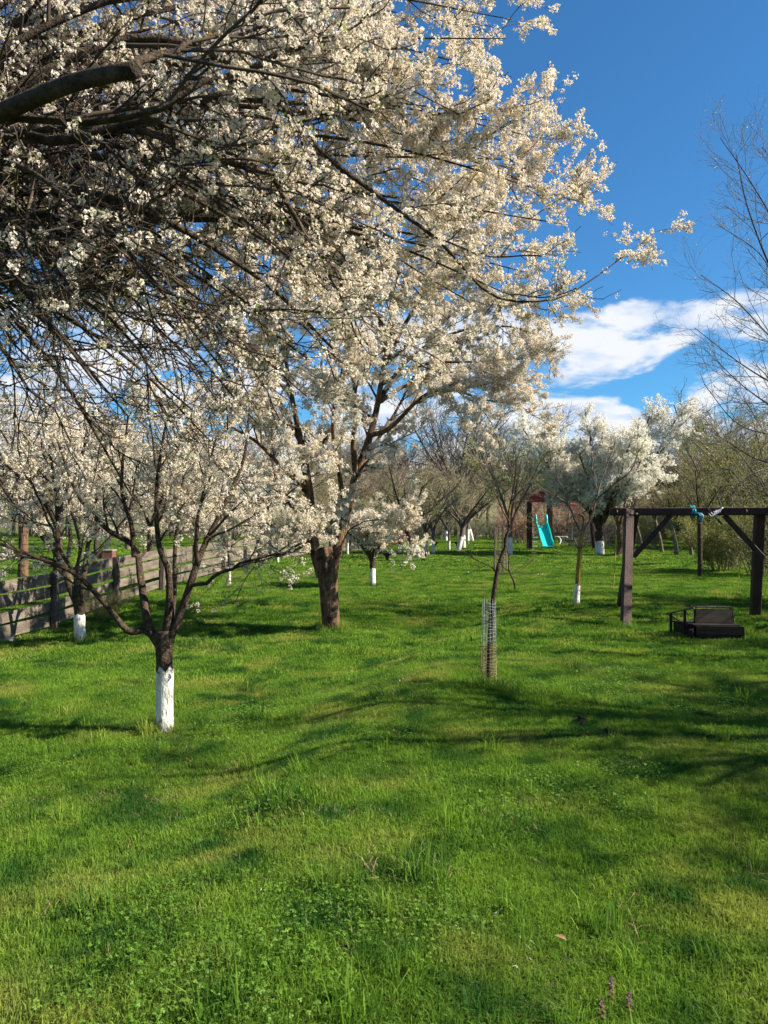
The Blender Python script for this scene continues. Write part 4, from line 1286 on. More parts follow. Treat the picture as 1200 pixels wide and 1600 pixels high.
# ------------------------------------------------------------------ board fence
def board_fence():
    root = thing('board_fence', 'weathered wooden board fence running away along the left side of the lawn', 'fence', (0, 0, 0))
    posts = [(-6.75, 7.0), (-6.45, 9.4), (-6.15, 11.7), (-5.95, 13.8), (-5.75, 16.4), (-5.65, 19.4), (-5.5, 22.2), (-5.3, 25.2), (-5.2, 28.6), (-5.2, 31.4), (-5.1, 34.2), (-4.6, 37.0), (-3.9, 39.6), (-3.0, 42.2), (-2.0, 44.6), (-0.9, 47.0)]
    rng = random.Random(4)
    zz = [float(H(*p)) + 0.02 for p in posts]
    for (x, y), z in zip(posts, zz):
        mesh_obj('post', [bar((x + 0.05, y, z - 0.2), (x + 0.05 + rng.uniform(-.02, .02), y + rng.uniform(-.02, .02), z + 1.03 + rng.uniform(-.03, .05)), 0.11, 0.11, (0, 1, 0))], 'post_wood', root)
    for i in range(len(posts) - 1):
        (x0, y0), (x1, y1) = posts[i], posts[i + 1]
        d = norm(np.array([x1 - x0, y1 - y0]))
        off = np.array([-d[1], d[0]]) * 0.03
        for j in range(4):
            hb = 0.20 if j != 1 else 0.17
            zc_ = 0.16 + j * 0.245
            a = (x0 + off[0], y0 + off[1] + 0.006, zz[i] + zc_ + rng.uniform(-.02, .02))
            b = (x1 + off[0], y1 + off[1] - 0.006, zz[i + 1] + zc_ + rng.uniform(-.02, .02))
            mesh_obj('board', [bar(a, b, 0.026, hb)], 'fence_wood', root)


board_fence()


def picket_rail():
    root = thing('rail_fence', 'reddish brown post and rail fence far behind the round plum', 'fence', (0, 0, 0))
    a, b = np.array([-0.7, 47.6]), np.array([2.1, 64.0])
    n = 15
    for i in range(n + 1):
        p = a + (b - a) * i / n
        z = float(H(p[0], p[1]))
        mesh_obj('post', [bar((p[0], p[1], z - 0.1), (p[0], p[1], z + 1.45), 0.10, 0.10, (0, 1, 0))], 'rail_wood', root)
    for i in range(n):
        p, q = a + (b - a) * i / n, a + (b - a) * (i + 1) / n
        for h in (0.35, 0.8, 1.25):
            mesh_obj('rail', [bar((p[0] - 0.06, p[1] + .01, float(H(*p)) + h), (q[0] - 0.06, q[1] - .01, float(H(*q)) + h), 0.03, 0.09)], 'rail_wood', root)


picket_rail()


def wicker_fence():
    root = thing('slat_fence', 'grey upright slat fence behind the swing of the play tower', 'fence', (0, 0, 0))
    rng = random.Random(8)
    x = 13.2
    for i in range(22):
        p = np.array([13.0 + i * 0.16, 54.0 + i * 0.02])
        mesh_obj('slat', [bar((p[0], p[1], -0.05), (p[0] + rng.uniform(-.02, .02), p[1], 1.5 + rng.uniform(-.1, .1)), 0.11, 0.025, (0, 1, 0))], 'fence_wood', root)
    mesh_obj('rail', [bar((12.9, 54.06, 0.4), (16.6, 54.5, 0.4), 0.04, 0.07)], 'fence_wood', root)
    mesh_obj('rail', [bar((12.9, 54.06, 1.2), (16.6, 54.5, 1.2), 0.04, 0.07)], 'fence_wood', root)


wicker_fence()

# ------------------------------------------------------------------ swing frame
def swing():
    T0, T1 = np.array([4.36, 13.55, 1.84]), np.array([6.52, 13.1, 1.84])
    root = thing('garden_swing', 'dark stained timber swing frame at the right with braced top beam', 'swing', (5.4, 13.3, 0))
    o = np.array([5.4, 13.3, 0])
    dv = norm(T1 - T0)
    beam = mesh_obj('beam', [bar(T0 - dv * 0.36 - o + [0, 0, 0.02], T1 + dv * 0.42 - o + [0, 0, 0.02], 0.15, 0.14)], 'stained_wood', root)
    f0, b0 = G(977, 981), G(969, 946)
    b1, f1 = G(1179, 963), np.array([6.62, 11.75, 0])
    f1[2] = float(H(f1[0], f1[1]))
    for foot, top, wd in ((f0, T0 + [-0.07, -0.10, 0.03], 0.15), (b0, T0 + [0.09, 0.08, 0.03], 0.15), (b1, T1 + [-0.07, 0.08, 0.03], 0.16), (f1, T1 + [0.10, -0.10, 0.03], 0.15)):
        mesh_obj('post', [bar(foot - o - [0, 0, 0.15], top - o, wd, wd * 0.8, (0, 1, 0))], 'stained_wood', root)
    for T, s in ((T0, 1), (T1, -1)):
        mesh_obj('brace', [bar(T + dv * s * 0.04 + [0, 0.02, -0.78] - o, T + dv * s * 0.66 + [0, 0.02, -0.05] - o, 0.085, 0.085)], 'stained_wood', root)
    for T, s in ((T0, 1), (T1, -1)):
        for q in (0.0, 0.09):
            p = T - o + dv * s * 0.14 * 0 + np.array([-0.06 + q, -0.20, -0.02])
            V, f = tubes(np.array([[p, p + [0, -0.025, 0]]]), np.full((1, 2), 0.016), 8)
            link('bolt', np_mesh('bolt', V, f), 'wire', beam)
    # blue cloth wound round the beam
    c = T0 + dv * 1.02
    rng = np.random.default_rng(3)
    rings = []
    for i in range(7):
        a = np.linspace(0, 2 * np.pi, 17)
        s = (0.084 + 0.004 * rng.uniform()) * (1 + 0.10 * np.cos(4 * a))
        q = (i - 3) * 0.011
        P = np.stack([c[0] + dv[0] * q + 0 * a, c[1] + dv[1] * q + np.cos(a) * s, c[2] + 0.02 + np.sin(a) * s], 1) + rng.normal(size=(17, 3)) * 0.004
        rings.append(P)
    V, f = tubes(np.array(rings), np.full((7, 17), 0.007), 6)
    cl = thing('blue_cloth', 'bright blue rag wound round the swing beam', 'cloth', (0, 0, 0))
    link('wrap', np_mesh('wrap', V, f), 'blue_cloth', cl)
    for k in range(3):
        P = resample([c + [0.05 + k * .02, -0.09, 0.0], c + [0.08 + k * .03, -0.13, -0.06], c + [0.06 + k * .02, -0.13, -0.12 - k * .02]], 6)
        V, f = tubes(P[None], np.linspace(0.007, 0.012, 6)[None], 6)
        link('loose_end', np_mesh('loose_end', V, f), 'white_cloth' if k == 2 else 'blue_cloth', cl)
    c = T0 + dv * 1.30
    st = thing('strap_bundle', 'black strap and pale cord knotted on the beam beside the blue rag', 'strap', (0, 0, 0))
    V, f = bar(c + [-0.10, -0.10, 0.10], c + [0.16, -0.11, -0.20], 0.03, 0.012, (0, 1, 0))
    mesh_obj('strap', [(V, f)], 'black_strap', st)
    for k in range(4):
        a = c + [-0.06 + 0.04 * k, -0.11, -0.02 + 0.02 * k]
        P = resample([a, a + [0.04, -0.03, -0.05], a + [0.09, -0.02, 0.0 + 0.01 * k], a + [0.12, -0.01, 0.04]], 8)
        V, f = tubes(P[None], np.full((1, 8), 0.009), 6)
        link('cord', np_mesh('cord', V, f), 'white_cloth', st)
    for q, top in ((958, T0 - dv * 0.26), (1151, T0 + dv * 1.86)):
        e = top + np.array([-0.04 if q < 1000 else -0.12, 0.05, -1.42])
        P = resample([top + [0, 0, 0.11], top + [0, -0.095, 0.02], top + [0, 0, -0.10], (top + e) / 2 + [0.02, 0, 0], e], 26)
        V, f = tubes(P[None], np.full((1, 26), 0.008), 6)
        root_r = tag(link('rope', np_mesh('rope', V, f), 'yellow_rope'), 'thin yellow rope hanging from the left end of the beam' if q < 1000 else 'thin yellow rope hanging near the right swing post', 'rope')


swing()


def swing_seat():
    B = G(1124, 1001)
    root = thing('swing_bench', 'low dark wooden bench seat lying on the grass under the swing', 'bench', B, R(-6))
    root.scale = (0.9, 0.9, 0.86)
    D = 'dark_wood'

    def bx(nm, c, s, m=D, rot=None):
        v, f = box_verts(0, 0, 0, *s)
        if rot is not None:
            v = v @ np.array(Euler(rot).to_matrix()).T
        return mesh_obj(nm, [(v + np.array(c), f)], m, root)
    # seat box: front, back and side planks
    bx('front_plank', (0.0, -0.02, 0.17), (0.70, 0.035, 0.14))
    bx('front_plank', (0.01, 0.0, 0.05), (0.72, 0.03, 0.09))
    bx('side_plank', (-0.36, 0.40, 0.13), (0.03, 0.82, 0.20), rot=(0, 0, R(16)))
    bx('side_plank', (0.36, 0.36, 0.13), (0.03, 0.74, 0.20))
    for k in range(5):
        bx('seat_slat', (-0.03 - 0.035 * k, 0.06 + 0.115 * k, 0.245), (0.70 + 0.03 * k, 0.10, 0.02))
    # back panel of boards and its top rail
    for k in range(3):
        bx('back_board', (-0.02, 0.20 + 0.028 * k, 0.30 + 0.075 * k), (0.58, 0.022, 0.0785), rot=(R(-18), 0, 0))
    bx('top_rail', (-0.03, 0.30, 0.515), (0.62, 0.06, 0.025), 'post_wood')
    # left arm with uprights and sloping arm rail
    mesh_obj('arm_rail', [bar((-0.30, 0.26, 0.50), (-0.66, 0.55, 0.36), 0.07, 0.026)], 'post_wood', root)
    for (x, y, zt) in ((-0.30, 0.22, 0.49), (-0.42, 0.36, 0.445), (-0.60, 0.51, 0.375)):
        mesh_obj('arm_upright', [bar((x, y, 0.02), (x, y, zt), 0.04, 0.032)], D, root)
    mesh_obj('arm_brace', [bar((-0.58, 0.50, 0.33), (-0.44, 0.38, 0.22), 0.03, 0.022)], D, root)
    mesh_obj('arm_upright', [bar((0.30, 0.22, 0.02), (0.27, 0.27, 0.50), 0.04, 0.032)], D, root)
    bx('end_board', (-0.36, 0.05, 0.10), (0.16, 0.03, 0.20), rot=(0, R(-20), R(35)))


swing_seat()

# ------------------------------------------------------------------ play tower
def play_tower():
    B = G(843, 859)
    root = thing('play_tower', 'small wooden play tower with red roof and turquoise slide', 'play tower', B, R(-4))
    root.scale = (1.17, 1.17, 1.22)

    def bx(nm, c, sz, m, par=root, rot=None):
        v, f = box_verts(0, 0, 0, *sz)
        if rot is not None:
            v = v @ np.array(Euler(rot).to_matrix()).T
        return mesh_obj(nm, [(v + np.array(c), f)], m, par)
    wx, wy = 0.54, 0.5
    for sx in (-1, 1):
        for sy in (-1, 1):
            bx('post', (sx * wx, sy * wy, 1.15), (0.15, 0.15, 2.7), 'stained_wood')
    # roof: two sloping panels seen from the gable, gable board, boards
    roof = mesh_obj('roof', [bar((0, -0.68, 2.985), (0, 0.68, 2.985), 0.06, 0.06)], 'red_wood', root)
    for sx in (-1, 1):
        for k in range(4):
            bx('roof_board', (sx * (0.10 + 0.21 * k), 0, 2.98 - 0.105 * k), (0.245, 1.45, 0.03), 'red_wood', roof, rot=(0, sx * R(26.5), 0))
    V = np.array([[-0.74, -0.6, 2.60], [0.74, -0.6, 2.60], [0, -0.6, 2.95], [-0.74, -0.57, 2.60], [0.74, -0.57, 2.60], [0, -0.57, 2.95]])
    gf = [np.array([[0, 1, 2], [3, 5, 4]]), np.array([[0, 3, 4, 1], [1, 4, 5, 2], [2, 5, 3, 0]])]
    mesh_obj('gable', [(V, gf)], 'red_wood', roof)
    mesh_obj('gable', [(V * [1, -1, 1], gf)], 'red_wood', roof)
    bx('crossbeam', (0, -0.5, 2.50), (1.15, 0.06, 0.12), 'red_wood')
    for k in range(5):
        bx('deck_plank', (0, -0.42 + k * 0.21, 1.22), (0.94, 0.2, 0.04), 'stained_wood')
    for k in range(3):
        bx('rail_board', (-0.48, 0, 1.42 + 0.16 * k), (0.03, 0.86, 0.11), 'stained_wood')
        bx('rail_board', (0.48, 0, 1.42 + 0.16 * k), (0.03, 0.86, 0.11), 'stained_wood')
    # ladder on the left, white rungs
    for k in range(5):
        bx('rung', (-0.30, -0.60, 0.2 + 0.22 * k), (0.24, 0.05, 0.06), 'white_paint')
    # slide: curved trough with side walls
    n = 16
    t = np.linspace(0, 1, n)
    y = -0.5 - 1.75 * t
    z = 1.28 - 1.14 * (t ** 1.0) + 0.10 * np.sin(t * np.pi) + 0.10 * sstep(0.8, 1, t)
    x0 = 0.02 + 0.10 * t
    prof = [(-0.30, 0.20), (-0.30, 0.205), (-0.27, 0.205), (-0.25, 0.02), (0, 0), (0.25, 0.02), (0.27, 0.205), (0.30, 0.205), (0.30, 0.20), (0.27, -0.02), (0, -0.035), (-0.27, -0.02)]
    V = np.array([[x0[i] + a, y[i], z[i] + b + (0.10 * (1 - t[i]) if b > .1 else 0)] for i in range(n) for a, b in prof])
    k = len(prof)
    idx = np.arange(n * k).reshape(n, k)
    Fq = np.stack([idx[:-1], np.roll(idx, -1, 1)[:-1], np.roll(idx, -1, 1)[1:], idx[1:]], -1).reshape(-1, 4)
    slide = mesh_obj('slide', [(V, [Fq, idx[[0]][:, ::-1], idx[[-1]]])], 'turquoise_plastic', root)
    # hoop handles at the top of the slide
    for sx in (-0.27, 0.29):
        P = resample([(sx, -0.42, 1.3), (sx, -0.5, 1.75), (sx, -0.7, 1.72), (sx, -0.86, 1.28)], 12)
        V, f = tubes(P[None], np.full((1, 12), 0.05), 8)
        link('slide_handle', np_mesh('slide_handle', V, f), 'turquoise_plastic', slide)
    # swing arm to the right with an A-frame leg pair
    mesh_obj('swing_beam', [bar((0.6, 0, 2.30), (2.9, 0.1, 2.30), 0.12, 0.13)], 'red_wood', root)
    mesh_obj('swing_leg', [bar((2.55, 0.05, 2.26), (3.05, -0.75, -0.05), 0.12, 0.1, (0, 1, 0))], 'stained_wood', root)
    mesh_obj('swing_leg', [bar((2.65, 0.12, 2.26), (3.05, 0.9, -0.05), 0.12, 0.1, (0, 1, 0))], 'stained_wood', root)
    for xa, zb in ((1.35, 0.50), (1.75, 0.50)):
        mesh_obj('swing_chain', [bar((xa, 0.03, 2.24), (xa, 0.03, zb), 0.018, 0.018)], 'wire', root)
    bx('swing_seat', (1.55, 0.03, 0.48), (0.5, 0.18, 0.05), 'black_strap')
    # low see-saw chair to the right
    ch = thing('garden_rocker', 'small pale rocker with dark seat standing right of the slide', 'rocker', G(880, 851), R(10))
    for sx in (-0.34, 0.34):
        P = resample([(sx - 0.25, 0.3, 0.55), (sx - .05, .1, 0.62), (sx + 0.1, -0.15, 0.35), (sx - 0.12, -0.3, 0.0)], 10)
        V, f = tubes(P[None], np.full((1, 10), 0.035), 6)
        link('side_frame', np_mesh('side_frame', V, f), 'white_paint', ch)
    bx('seat', (0.05, 0, 0.22), (0.75, 0.35, 0.05), 'black_strap', ch)
    bx('cross_bar', (-0.1, 0.25, 0.62), (0.95, 0.06, 0.06), 'wire', ch)


play_tower()


def bench(px, py, length, label, rz=0.0):
    B = G(px, py)
    root = thing('bench', label, 'bench', B, rz)
    mesh_obj('seat', [bar((-length / 2, 0, 0.37), (length / 2, 0, 0.37), 0.34, 0.055)], 'dark_wood', root)
    for sx in (-1, 1):
        x = sx * length * 0.38
        V = np.array([[x - 0.20, -0.13, 0.34], [x + 0.20, -0.13, 0.34], [x + 0.07, -0.13, 0.2], [x + 0.07, -0.13, -0.04], [x - 0.07, -0.13, -0.04], [x - 0.07, -0.13, 0.2]])
        V2 = V + [0, 0.26, 0]
        VV = np.vstack([V, V2])
        fs = [np.array([[0, 1, 2, 3, 4, 5], [11, 10, 9, 8, 7, 6]]), np.array([[i, 6 + i, 6 + (i + 1) % 6, (i + 1) % 6] for i in range(6)])]
        mesh_obj('leg', [(VV, fs)], 'dark_wood', root)
    return root


bench(633, 877, 2.1, 'long low dark bench under the leaning fruit tree')
bench(697, 855, 2.0, 'far low dark bench between the white-footed trees')

# crates and slab beyond the fence
def crates():
    B = G(165, 876)
    sl = thing('concrete_slab', 'low concrete slab beyond the board fence', 'slab', B)
    mesh_obj('slab_top', [box_verts(-0.1, 0, 0.03, 1.1, 0.9, 0.10)], 'concrete', sl)
    mesh_obj('slab_edge', [box_verts(-0.1, -0.43, -0.0, 1.16, 0.06, 0.12)], 'concrete', sl)

    def crate(nm, lab, c, s, m1, m2):
        r = thing(nm, lab, 'crate', B + np.array(c))
        for k in range(4):
            z = 0.05 + k * s[2] / 4
            for sy in (-1, 1):
                mesh_obj('slat', [box_verts(0, sy * s[1] / 2, z, s[0], 0.02, s[2] / 4 * 0.82)], m1, r)
            for sx in (-1, 1):
                mesh_obj('slat', [box_verts(sx * (s[0] / 2 - 0.012), 0, z, 0.02, s[1] - 0.03, s[2] / 4 * 0.82)], m1, r)
        mesh_obj('lid', [box_verts(0, 0, s[2] + 0.03, s[0] + 0.05, s[1] + 0.05, 0.04)], m2, r)
    crate('red_crate', 'faded red slatted crate on the slab beyond the fence', (0.15, 0, 0.08), (0.46, 0.5, 0.36), 'crate_red', 'concrete')
    crate('grey_crate', 'dark grey crate beside the red one beyond the fence', (-0.38, 0, 0.08), (0.38, 0.4, 0.30), 'dark_grey', 'dark_grey')


crates()


def lump(name, label, cat, base, r, hgt, mat, seed):
    rng = np.random.default_rng(seed)
    V, f = [], []
    nu, nv_ = 9, 14
    for i in range(nu):
        a = i / (nu - 1) * math.pi / 2
        for j in range(nv_):
            b = j / nv_ * 2 * math.pi
            k = 1 + 0.45 * (vnoise(math.cos(b) * 2 + seed, math.sin(b) * 2 + i * 0.6, seed) - 0.5) + 0.12 * rng.normal()
            V.append([r * math.cos(a) * math.cos(b) * k * 1.3, r * math.cos(a) * math.sin(b) * k, hgt * math.sin(a) * k - 0.015])
    idx = np.arange(nu * nv_).reshape(nu, nv_)
    Fq = np.stack([idx[:-1], np.roll(idx, -1, 1)[:-1], np.roll(idx, -1, 1)[1:], idx[1:]], -1).reshape(-1, 4)
    o = link(name, np_mesh(name, V, [Fq], False), mat, None, base)
    return tag(o, label, cat)


lump('earth_clod', 'dark earth clod on the lawn below the swing frame, left one', 'clod', G(906, 1132), 0.055, 0.07, 'soil', 3)
lump('earth_clod', 'dark earth clod on the lawn below the swing frame, right one', 'clod', G(952, 1148), 0.045, 0.06, 'soil', 7)
lump('earth_clod', 'small dark clod left of the two bigger clods', 'clod', G(810, 1256), 0.025, 0.045, 'soil', 9)
lump('field_stone', 'pale stone in the shade at the foot of the fence, left edge', 'stone', G(8, 1002), 0.13, 0.13, 'stone', 12)
lump('earth_patch', 'bare dark earth patch in the near grass left of centre', 'earth patch', G(548, 1486), 0.05, 0.03, 'soil', 15)


def dead_nettle(px, py, label, seed, h):
    B = G(px, py)
    rng = np.random.default_rng(seed)
    root = thing('dead_nettle', label, 'flower', B)
    P = resample([(0, 0, -0.01), (0.004, 0, h * 0.5), (0.0, 0.004, h)], 6)
    V, f = tubes(P[None], np.full((1, 6), 0.0022), 5)
    stem = link('stem', np_mesh('stem', V, f), 'nettle_leaf', root)
    for nm, m, cnt, zlo, zhi, sz, dr in (('leaf', 'nettle_leaf', 12, 0.35, 0.95, 0.016, -0.3), ('floret', 'purple_flower', 9, 0.6, 1.05, 0.011, 0.5)):
        for k in range(cnt):
            a = k * 2.4 + rng.uniform(-.3, .3)
            z = h * (zlo + (zhi - zlo) * k / cnt)
            d = norm(np.array([math.cos(a), math.sin(a), dr + rng.uniform(-.2, .2)]))
            s1 = norm(np.cross(d, [0, 0, 1]))
            c = np.array([0, 0, z])
            q = sz * rng.uniform(0.8, 1.2)
            V = [c, c + d * q * .5 + s1 * q * .4, c + d * q, c + d * q * .5 - s1 * q * .4, c + d * q * .5 + [0, 0, q * 0.15]]
            link(nm, np_mesh(nm, V, [np.array([[0, 1, 4], [1, 2, 4], [2, 3, 4], [3, 0, 4]])]), m, stem)


dead_nettle(955, 1575, 'purple dead nettle at the bottom edge, tallest of three', 1, 0.10)
dead_nettle(983, 1590, 'purple dead nettle at the bottom edge, right one of three', 2, 0.08)
dead_nettle(940, 1600, 'purple dead nettle at the bottom edge, left one of three', 3, 0.08)


def dry_leaf(px, py, seed, label, sz=0.03):
    B = G(px, py) + np.array([0, 0, 0.045])
    rng = np.random.default_rng(seed)
    d = norm(rng.normal(size=3) * [1, 1, .5])
    s1 = norm(np.cross(d, [0, 0, 1]))
    u = np.cross(s1, d)
    V = [d * -sz, s1 * sz * .5 + u * sz * .25, d * sz, -s1 * sz * .5 + u * sz * .25, np.zeros(3)]
    V += [np.array(v) - u * 0.0015 for v in V]
    fs = [np.array([[0, 1, 4], [1, 2, 4], [2, 3, 4], [3, 0, 4], [6, 5, 9], [7, 6, 9], [8, 7, 9], [5, 8, 9]])]
    tag(link('dry_leaf', np_mesh('dry_leaf', V, fs), 'dry_leaf', None, B), label, 'leaf')


dry_leaf(876, 1483, 3, 'curled tan dry leaf in the grass near the bottom right')

# ------------------------------------------------------------------ grass
def blade_patch(name, rng, size, n, hlo, hhi, wd, mat, lean=0.5, tint_lo=0.0, dead=0.03):
    x, y = rng.uniform(-size / 2, size / 2, n), rng.uniform(-size / 2, size / 2, n)
    # round the corners so that patches blend
    ok = (x * x + y * y) < (size * 0.6) ** 2
    x, y = x[ok], y[ok]
    n = len(x)
    clump = vnoise(x / size * 9 + rng.uniform(0, 50), y / size * 9, 5)
    h = rng.uniform(hlo, hhi, n) * (0.55 + 0.9 * clump)
    a = rng.uniform(0, 6.283, n)
    ld = rng.uniform(0, 6.283, n)
    lm = np.abs(rng.normal(0, lean, n))
    w2 = wd * rng.uniform(0.6, 1.3, n) / 2
    b = np.stack([x, y, np.full(n, -0.008)], 1)
    side = np.stack([np.cos(a), np.sin(a), np.zeros(n)], 1) * w2[:, None]
    lv = np.stack([np.cos(ld), np.sin(ld), np.zeros(n)], 1)
    mid = b + np.stack([np.zeros(n), np.zeros(n), h * 0.6], 1) + lv * (h * lm * 0.3)[:, None]
    drop = np.clip(1 - 0.35 * lm, 0.3, 1)
    tip = b + np.stack([np.zeros(n), np.zeros(n), h * drop], 1) + lv * (h * lm * 0.85)[:, None]
    V = np.stack([b - side, b + side, mid + side * 0.85, mid - side * 0.85, tip], 1).reshape(-1, 3)
    i = np.arange(n)[:, None] * 5
    tint = np.repeat(np.clip(tint_lo + rng.uniform(0, 1, n) ** 1.5, 0, 1.4), 5)
    me = np_mesh(name, V, [i + np.array([[0, 1, 2, 3]]), i + np.array([[3, 2, 4]])], False, None, tint)
    me.materials.append(MATS[mat])
    return me


def clover_patch(name, rng, size, n):
    x, y = rng.uniform(-size / 2, size / 2, n), rng.uniform(-size / 2, size / 2, n)
    V, T, tint = [], [], []
    off = 0
    for k in range(n):
        h = rng.uniform(0.02, 0.05)
        nrm = norm(np.array([rng.normal(0, 0.35), rng.normal(0, 0.35), 1.0]))
        u = norm(np.cross(nrm, [1, 0.2, 0]))
        v = np.cross(nrm, u)
        ph = rng.uniform(0, 6.28)
        c = np.array([x[k], y[k], h])
        s = rng.uniform(0.003, 0.006)
        tt = rng.uniform(0, 1)
        for j in range(rng.integers(3, 5)):
            a = ph + j * 2.094
            r1 = math.cos(a) * u + math.sin(a) * v
            s1 = -math.sin(a) * u + math.cos(a) * v
            V += [c, c + r1 * s * 0.8 + s1 * s * 0.7, c + r1 * s * 1.5 - nrm * s * 0.2, c + r1 * s * 0.8 - s1 * s * 0.7]
            T.append([off, off + 1, off + 2, off + 3])
            tint += [tt] * 4
            off += 4
    me = np_mesh(name, V, [np.array(T)], False, None, tint)
    me.materials.append(MATS['clover'])
    return me


rgg = np.random.default_rng(70)
GR_NEAR = scatter_group('grass_near', [source('grass_patch', blade_patch('grass_patch', rgg, 0.34, 1150, 0.018, 0.054, 0.0032, 'grass_blade', 0.8, (k % 3) * 0.15)) for k in range(6)])
GR_MID = scatter_group('grass_mid', [source('grass_patch_mid', blade_patch('grass_patch_mid', rgg, 0.9, 2300, 0.028, 0.062, 0.0075, 'grass_blade', 0.6, (k % 3) * 0.12)) for k in range(5)])
GR_FAR = scatter_group('grass_far', [source('grass_patch_far', blade_patch('grass_patch_far', rgg, 2.6, 2400, 0.04, 0.085, 0.028, 'grass_blade', 0.6, (k % 3) * 0.12)) for k in range(4)])
GR_TALL = scatter_group('grass_tall', [source('grass_tuft', blade_patch('grass_tuft', rgg, 0.16, 60, 0.10, 0.19, 0.0055, 'grass_blade', 0.7, 0.3)) for k in range(4)])
mat_noise('straw', (0.22, 0.17, 0.08), (0.40, 0.33, 0.18), 30, 0.8, world=True, translucent=0.3)
GR_DRY = scatter_group('grass_dry', [source('straw_patch', blade_patch('straw_patch', rgg, 0.34, 70, 0.03, 0.06, 0.003, 'straw', 1.6, 0)) for k in range(3)])
PETALS = scatter_group('fallen_petals', [source('fallen_petal', blade_patch('fallen_petal', rgg, 0.5, 26, 0.012, 0.02, 0.012, 'petal', 2.2, 0)) for k in range(3)])
CLOVER = scatter_group('clover_leaves', [source('clover_patch', clover_patch('clover_patch', rgg, 0.36, 190)) for k in range(4)])


def slope_rot(x, y, spin):
    e = 0.15
    dx = (H(x + e, y) - H(x - e, y)) / (2 * e)
    dy = (H(x, y + e) - H(x, y - e)) / (2 * e)
    out = []
    for a, b, s in zip(dx, dy, spin):
        q = Vector((0, 0, 1)).rotation_difference(Vector((-a, -b, 1)).normalized())
        out.append((q.to_matrix() @ Matrix.Rotation(s, 3, 'Z')).to_euler())
    return np.array([(v.x, v.y, v.z) for v in out])


HOLES = [(G(x, y), r) for x, y, r in ((480, 1256, 0.16), (430, 1262, 0.08), (548, 1486, 0.07), (1012, 1560, 0.09), (375, 1166, 0.14), (250, 1160, 0.16), (770, 1100, 0.13), (520, 1495, 0.05), (640, 1330, 0.07), (900, 1300, 0.06), (150, 1440, 0.06), (1110, 1420, 0.08), (345, 1520, 0.05), (1060, 1240, 0.10))]


def worn(x, y):
    p = np.ones_like(x)
    for c, r in HOLES:
        p = p - 0.85 * np.exp(-((x - c[0]) ** 2 + (y - c[1]) ** 2) / (r * r))
    return np.clip(p, 0.05, 1)


def lay(name, group, step, x_fn, y0, y1, nv, label, smin=0.85, smax=1.2, prob=None, seed=1, cat='grass'):
    rng = np.random.default_rng(seed)
    pts = []
    y = y0
    while y < y1:
        xa, xb = x_fn(y)
        xs = np.arange(xa, xb, step)
        pts.append(np.stack([xs + rng.uniform(-.38, .38, len(xs)) * step, y + rng.uniform(-.38, .38, len(xs)) * step], 1))
        y += step
    p = np.concatenate(pts)
    if prob is not None:
        p = p[rng.uniform(0, 1, len(p)) < prob(p[:, 0], p[:, 1])]
    z = H(p[:, 0], p[:, 1])
    n = len(p)
    o = scatter(name, np.column_stack([p, z]), slope_rot(p[:, 0], p[:, 1], rng.uniform(0, 6.283, n)), rng.uniform(smin, smax, n) * (0.72 + 0.62 * vnoise(p[:, 0] * 1.7 + 8, p[:, 1] * 1.7, 17)), rng.integers(0, nv, n), group)
    tag(o, label, cat, kind='stuff')
    return n


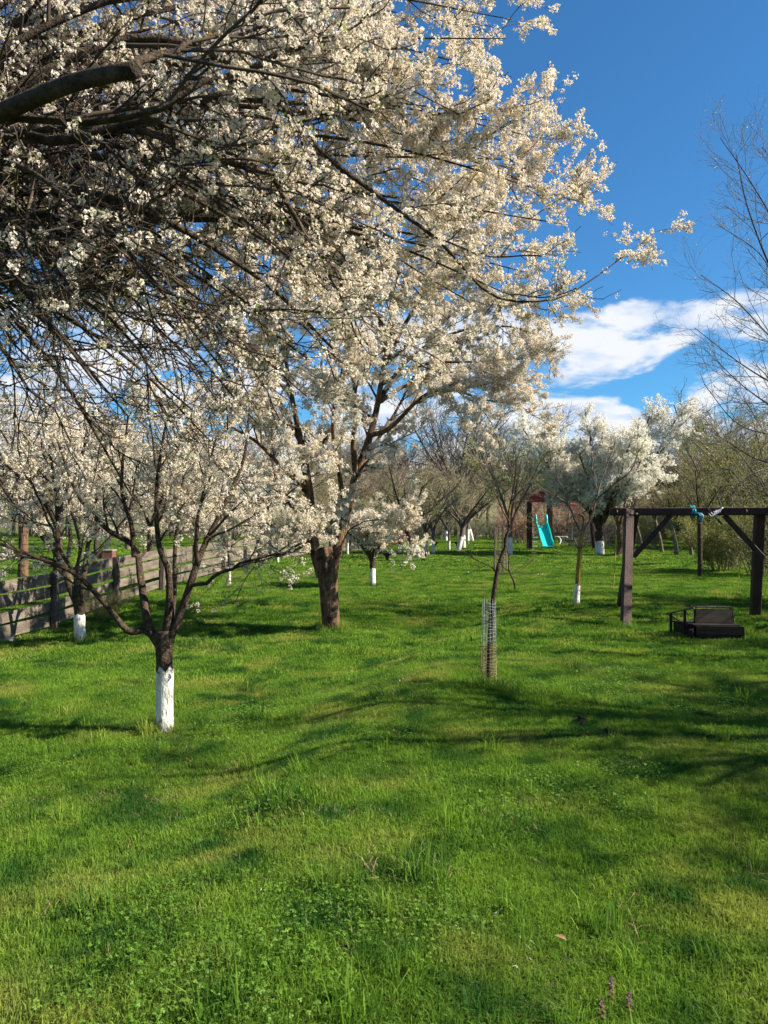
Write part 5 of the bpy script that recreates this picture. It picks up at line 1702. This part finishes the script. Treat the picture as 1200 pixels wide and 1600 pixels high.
fr = lambda m: (lambda y: (-0.56 * y - m, 0.56 * y + m))
cnt = [lay('grass', GR_NEAR, 0.20, fr(1.6), 1.5, 10.5, 6, 'short green lawn grass in the foreground', prob=worn, seed=1),
       lay('grass', GR_MID, 0.62, fr(2.5), 9.5, 31, 5, 'lawn grass in the middle distance among the trees', seed=2),
       lay('grass', GR_FAR, 1.7, fr(6), 29, 92, 4, 'lawn grass at the far end of the orchard', seed=3),
       lay('tall_grass', GR_TALL, 0.30, fr(1.0), 2.0, 9, 4, 'scattered taller tufts of grass in the lawn', 0.5, 1.0, lambda x, y: 0.20 + 0.35 * (np.hypot(x - 0.7, y - 2.9) < 0.5), seed=4),
       lay('clover', CLOVER, 0.25, fr(1.0), 1.8, 9, 4, 'patches of small clover leaves in the near lawn', 0.9, 1.25,
           lambda x, y: np.clip(3.0 * (vnoise(x * 1.3 + 4, y * 1.3, 31) - 0.66) + 0.30 * np.exp(-((x + 0.9) ** 2 + (y - 2.8) ** 2) / 0.5) + 0.5 * np.exp(-((x - 2.2) ** 2 + (y - 4.2) ** 2) / 0.2), 0, 0.6), seed=5, cat='clover')]
cnt += [lay('dry_grass', GR_DRY, 0.30, fr(1.0), 1.8, 10, 3, 'dry straw blades mixed into the near lawn', 0.7, 1.2, lambda x, y: np.clip(0.22 + 2.8 * (vnoise(x * 1.1, y * 1.1, 41) - 0.5), 0.05, 1), seed=6),
        lay('fallen_petals', PETALS, 0.55, fr(0.5), 2.0, 15, 3, 'white petals fallen on the lawn', 0.9, 1.1, lambda x, y: np.clip(0.75 - 0.25 * x, 0.15, 0.95), seed=7, cat='petals')]
# tufts round the trunk feet and posts
rngt = np.random.default_rng(99)
tp = []
for (px, py, r, k) in ((257, 1144, 0.11, 14), (763, 1078, 0.10, 26), (518, 984, 0.24, 24), (126, 1004, 0.13, 12), (900, 949, 0.13, 12), (977, 981, 0.13, 10), (806, 926, 0.1, 12), (1118, 992, 0.35, 20), (582, 917, 0.14, 12)):
    b = G(px, py)
    a = rngt.uniform(0, 6.283, k)
    rr = r * rngt.uniform(0.8, 1.5, k)
    tp.append(np.stack([b[0] + np.cos(a) * rr, b[1] + np.sin(a) * rr], 1))
tp = np.concatenate(tp)
n = len(tp)
tag(scatter('trunk_foot_grass', np.column_stack([tp, H(tp[:, 0], tp[:, 1])]), np.column_stack([np.zeros((n, 2)), rngt.uniform(0, 6.28, n)]), rngt.uniform(0.6, 1.1, n), rngt.integers(0, 4, n), GR_TALL),
    'longer grass left standing round trunks and posts', 'grass', kind='stuff')
print('GRASS', cnt)
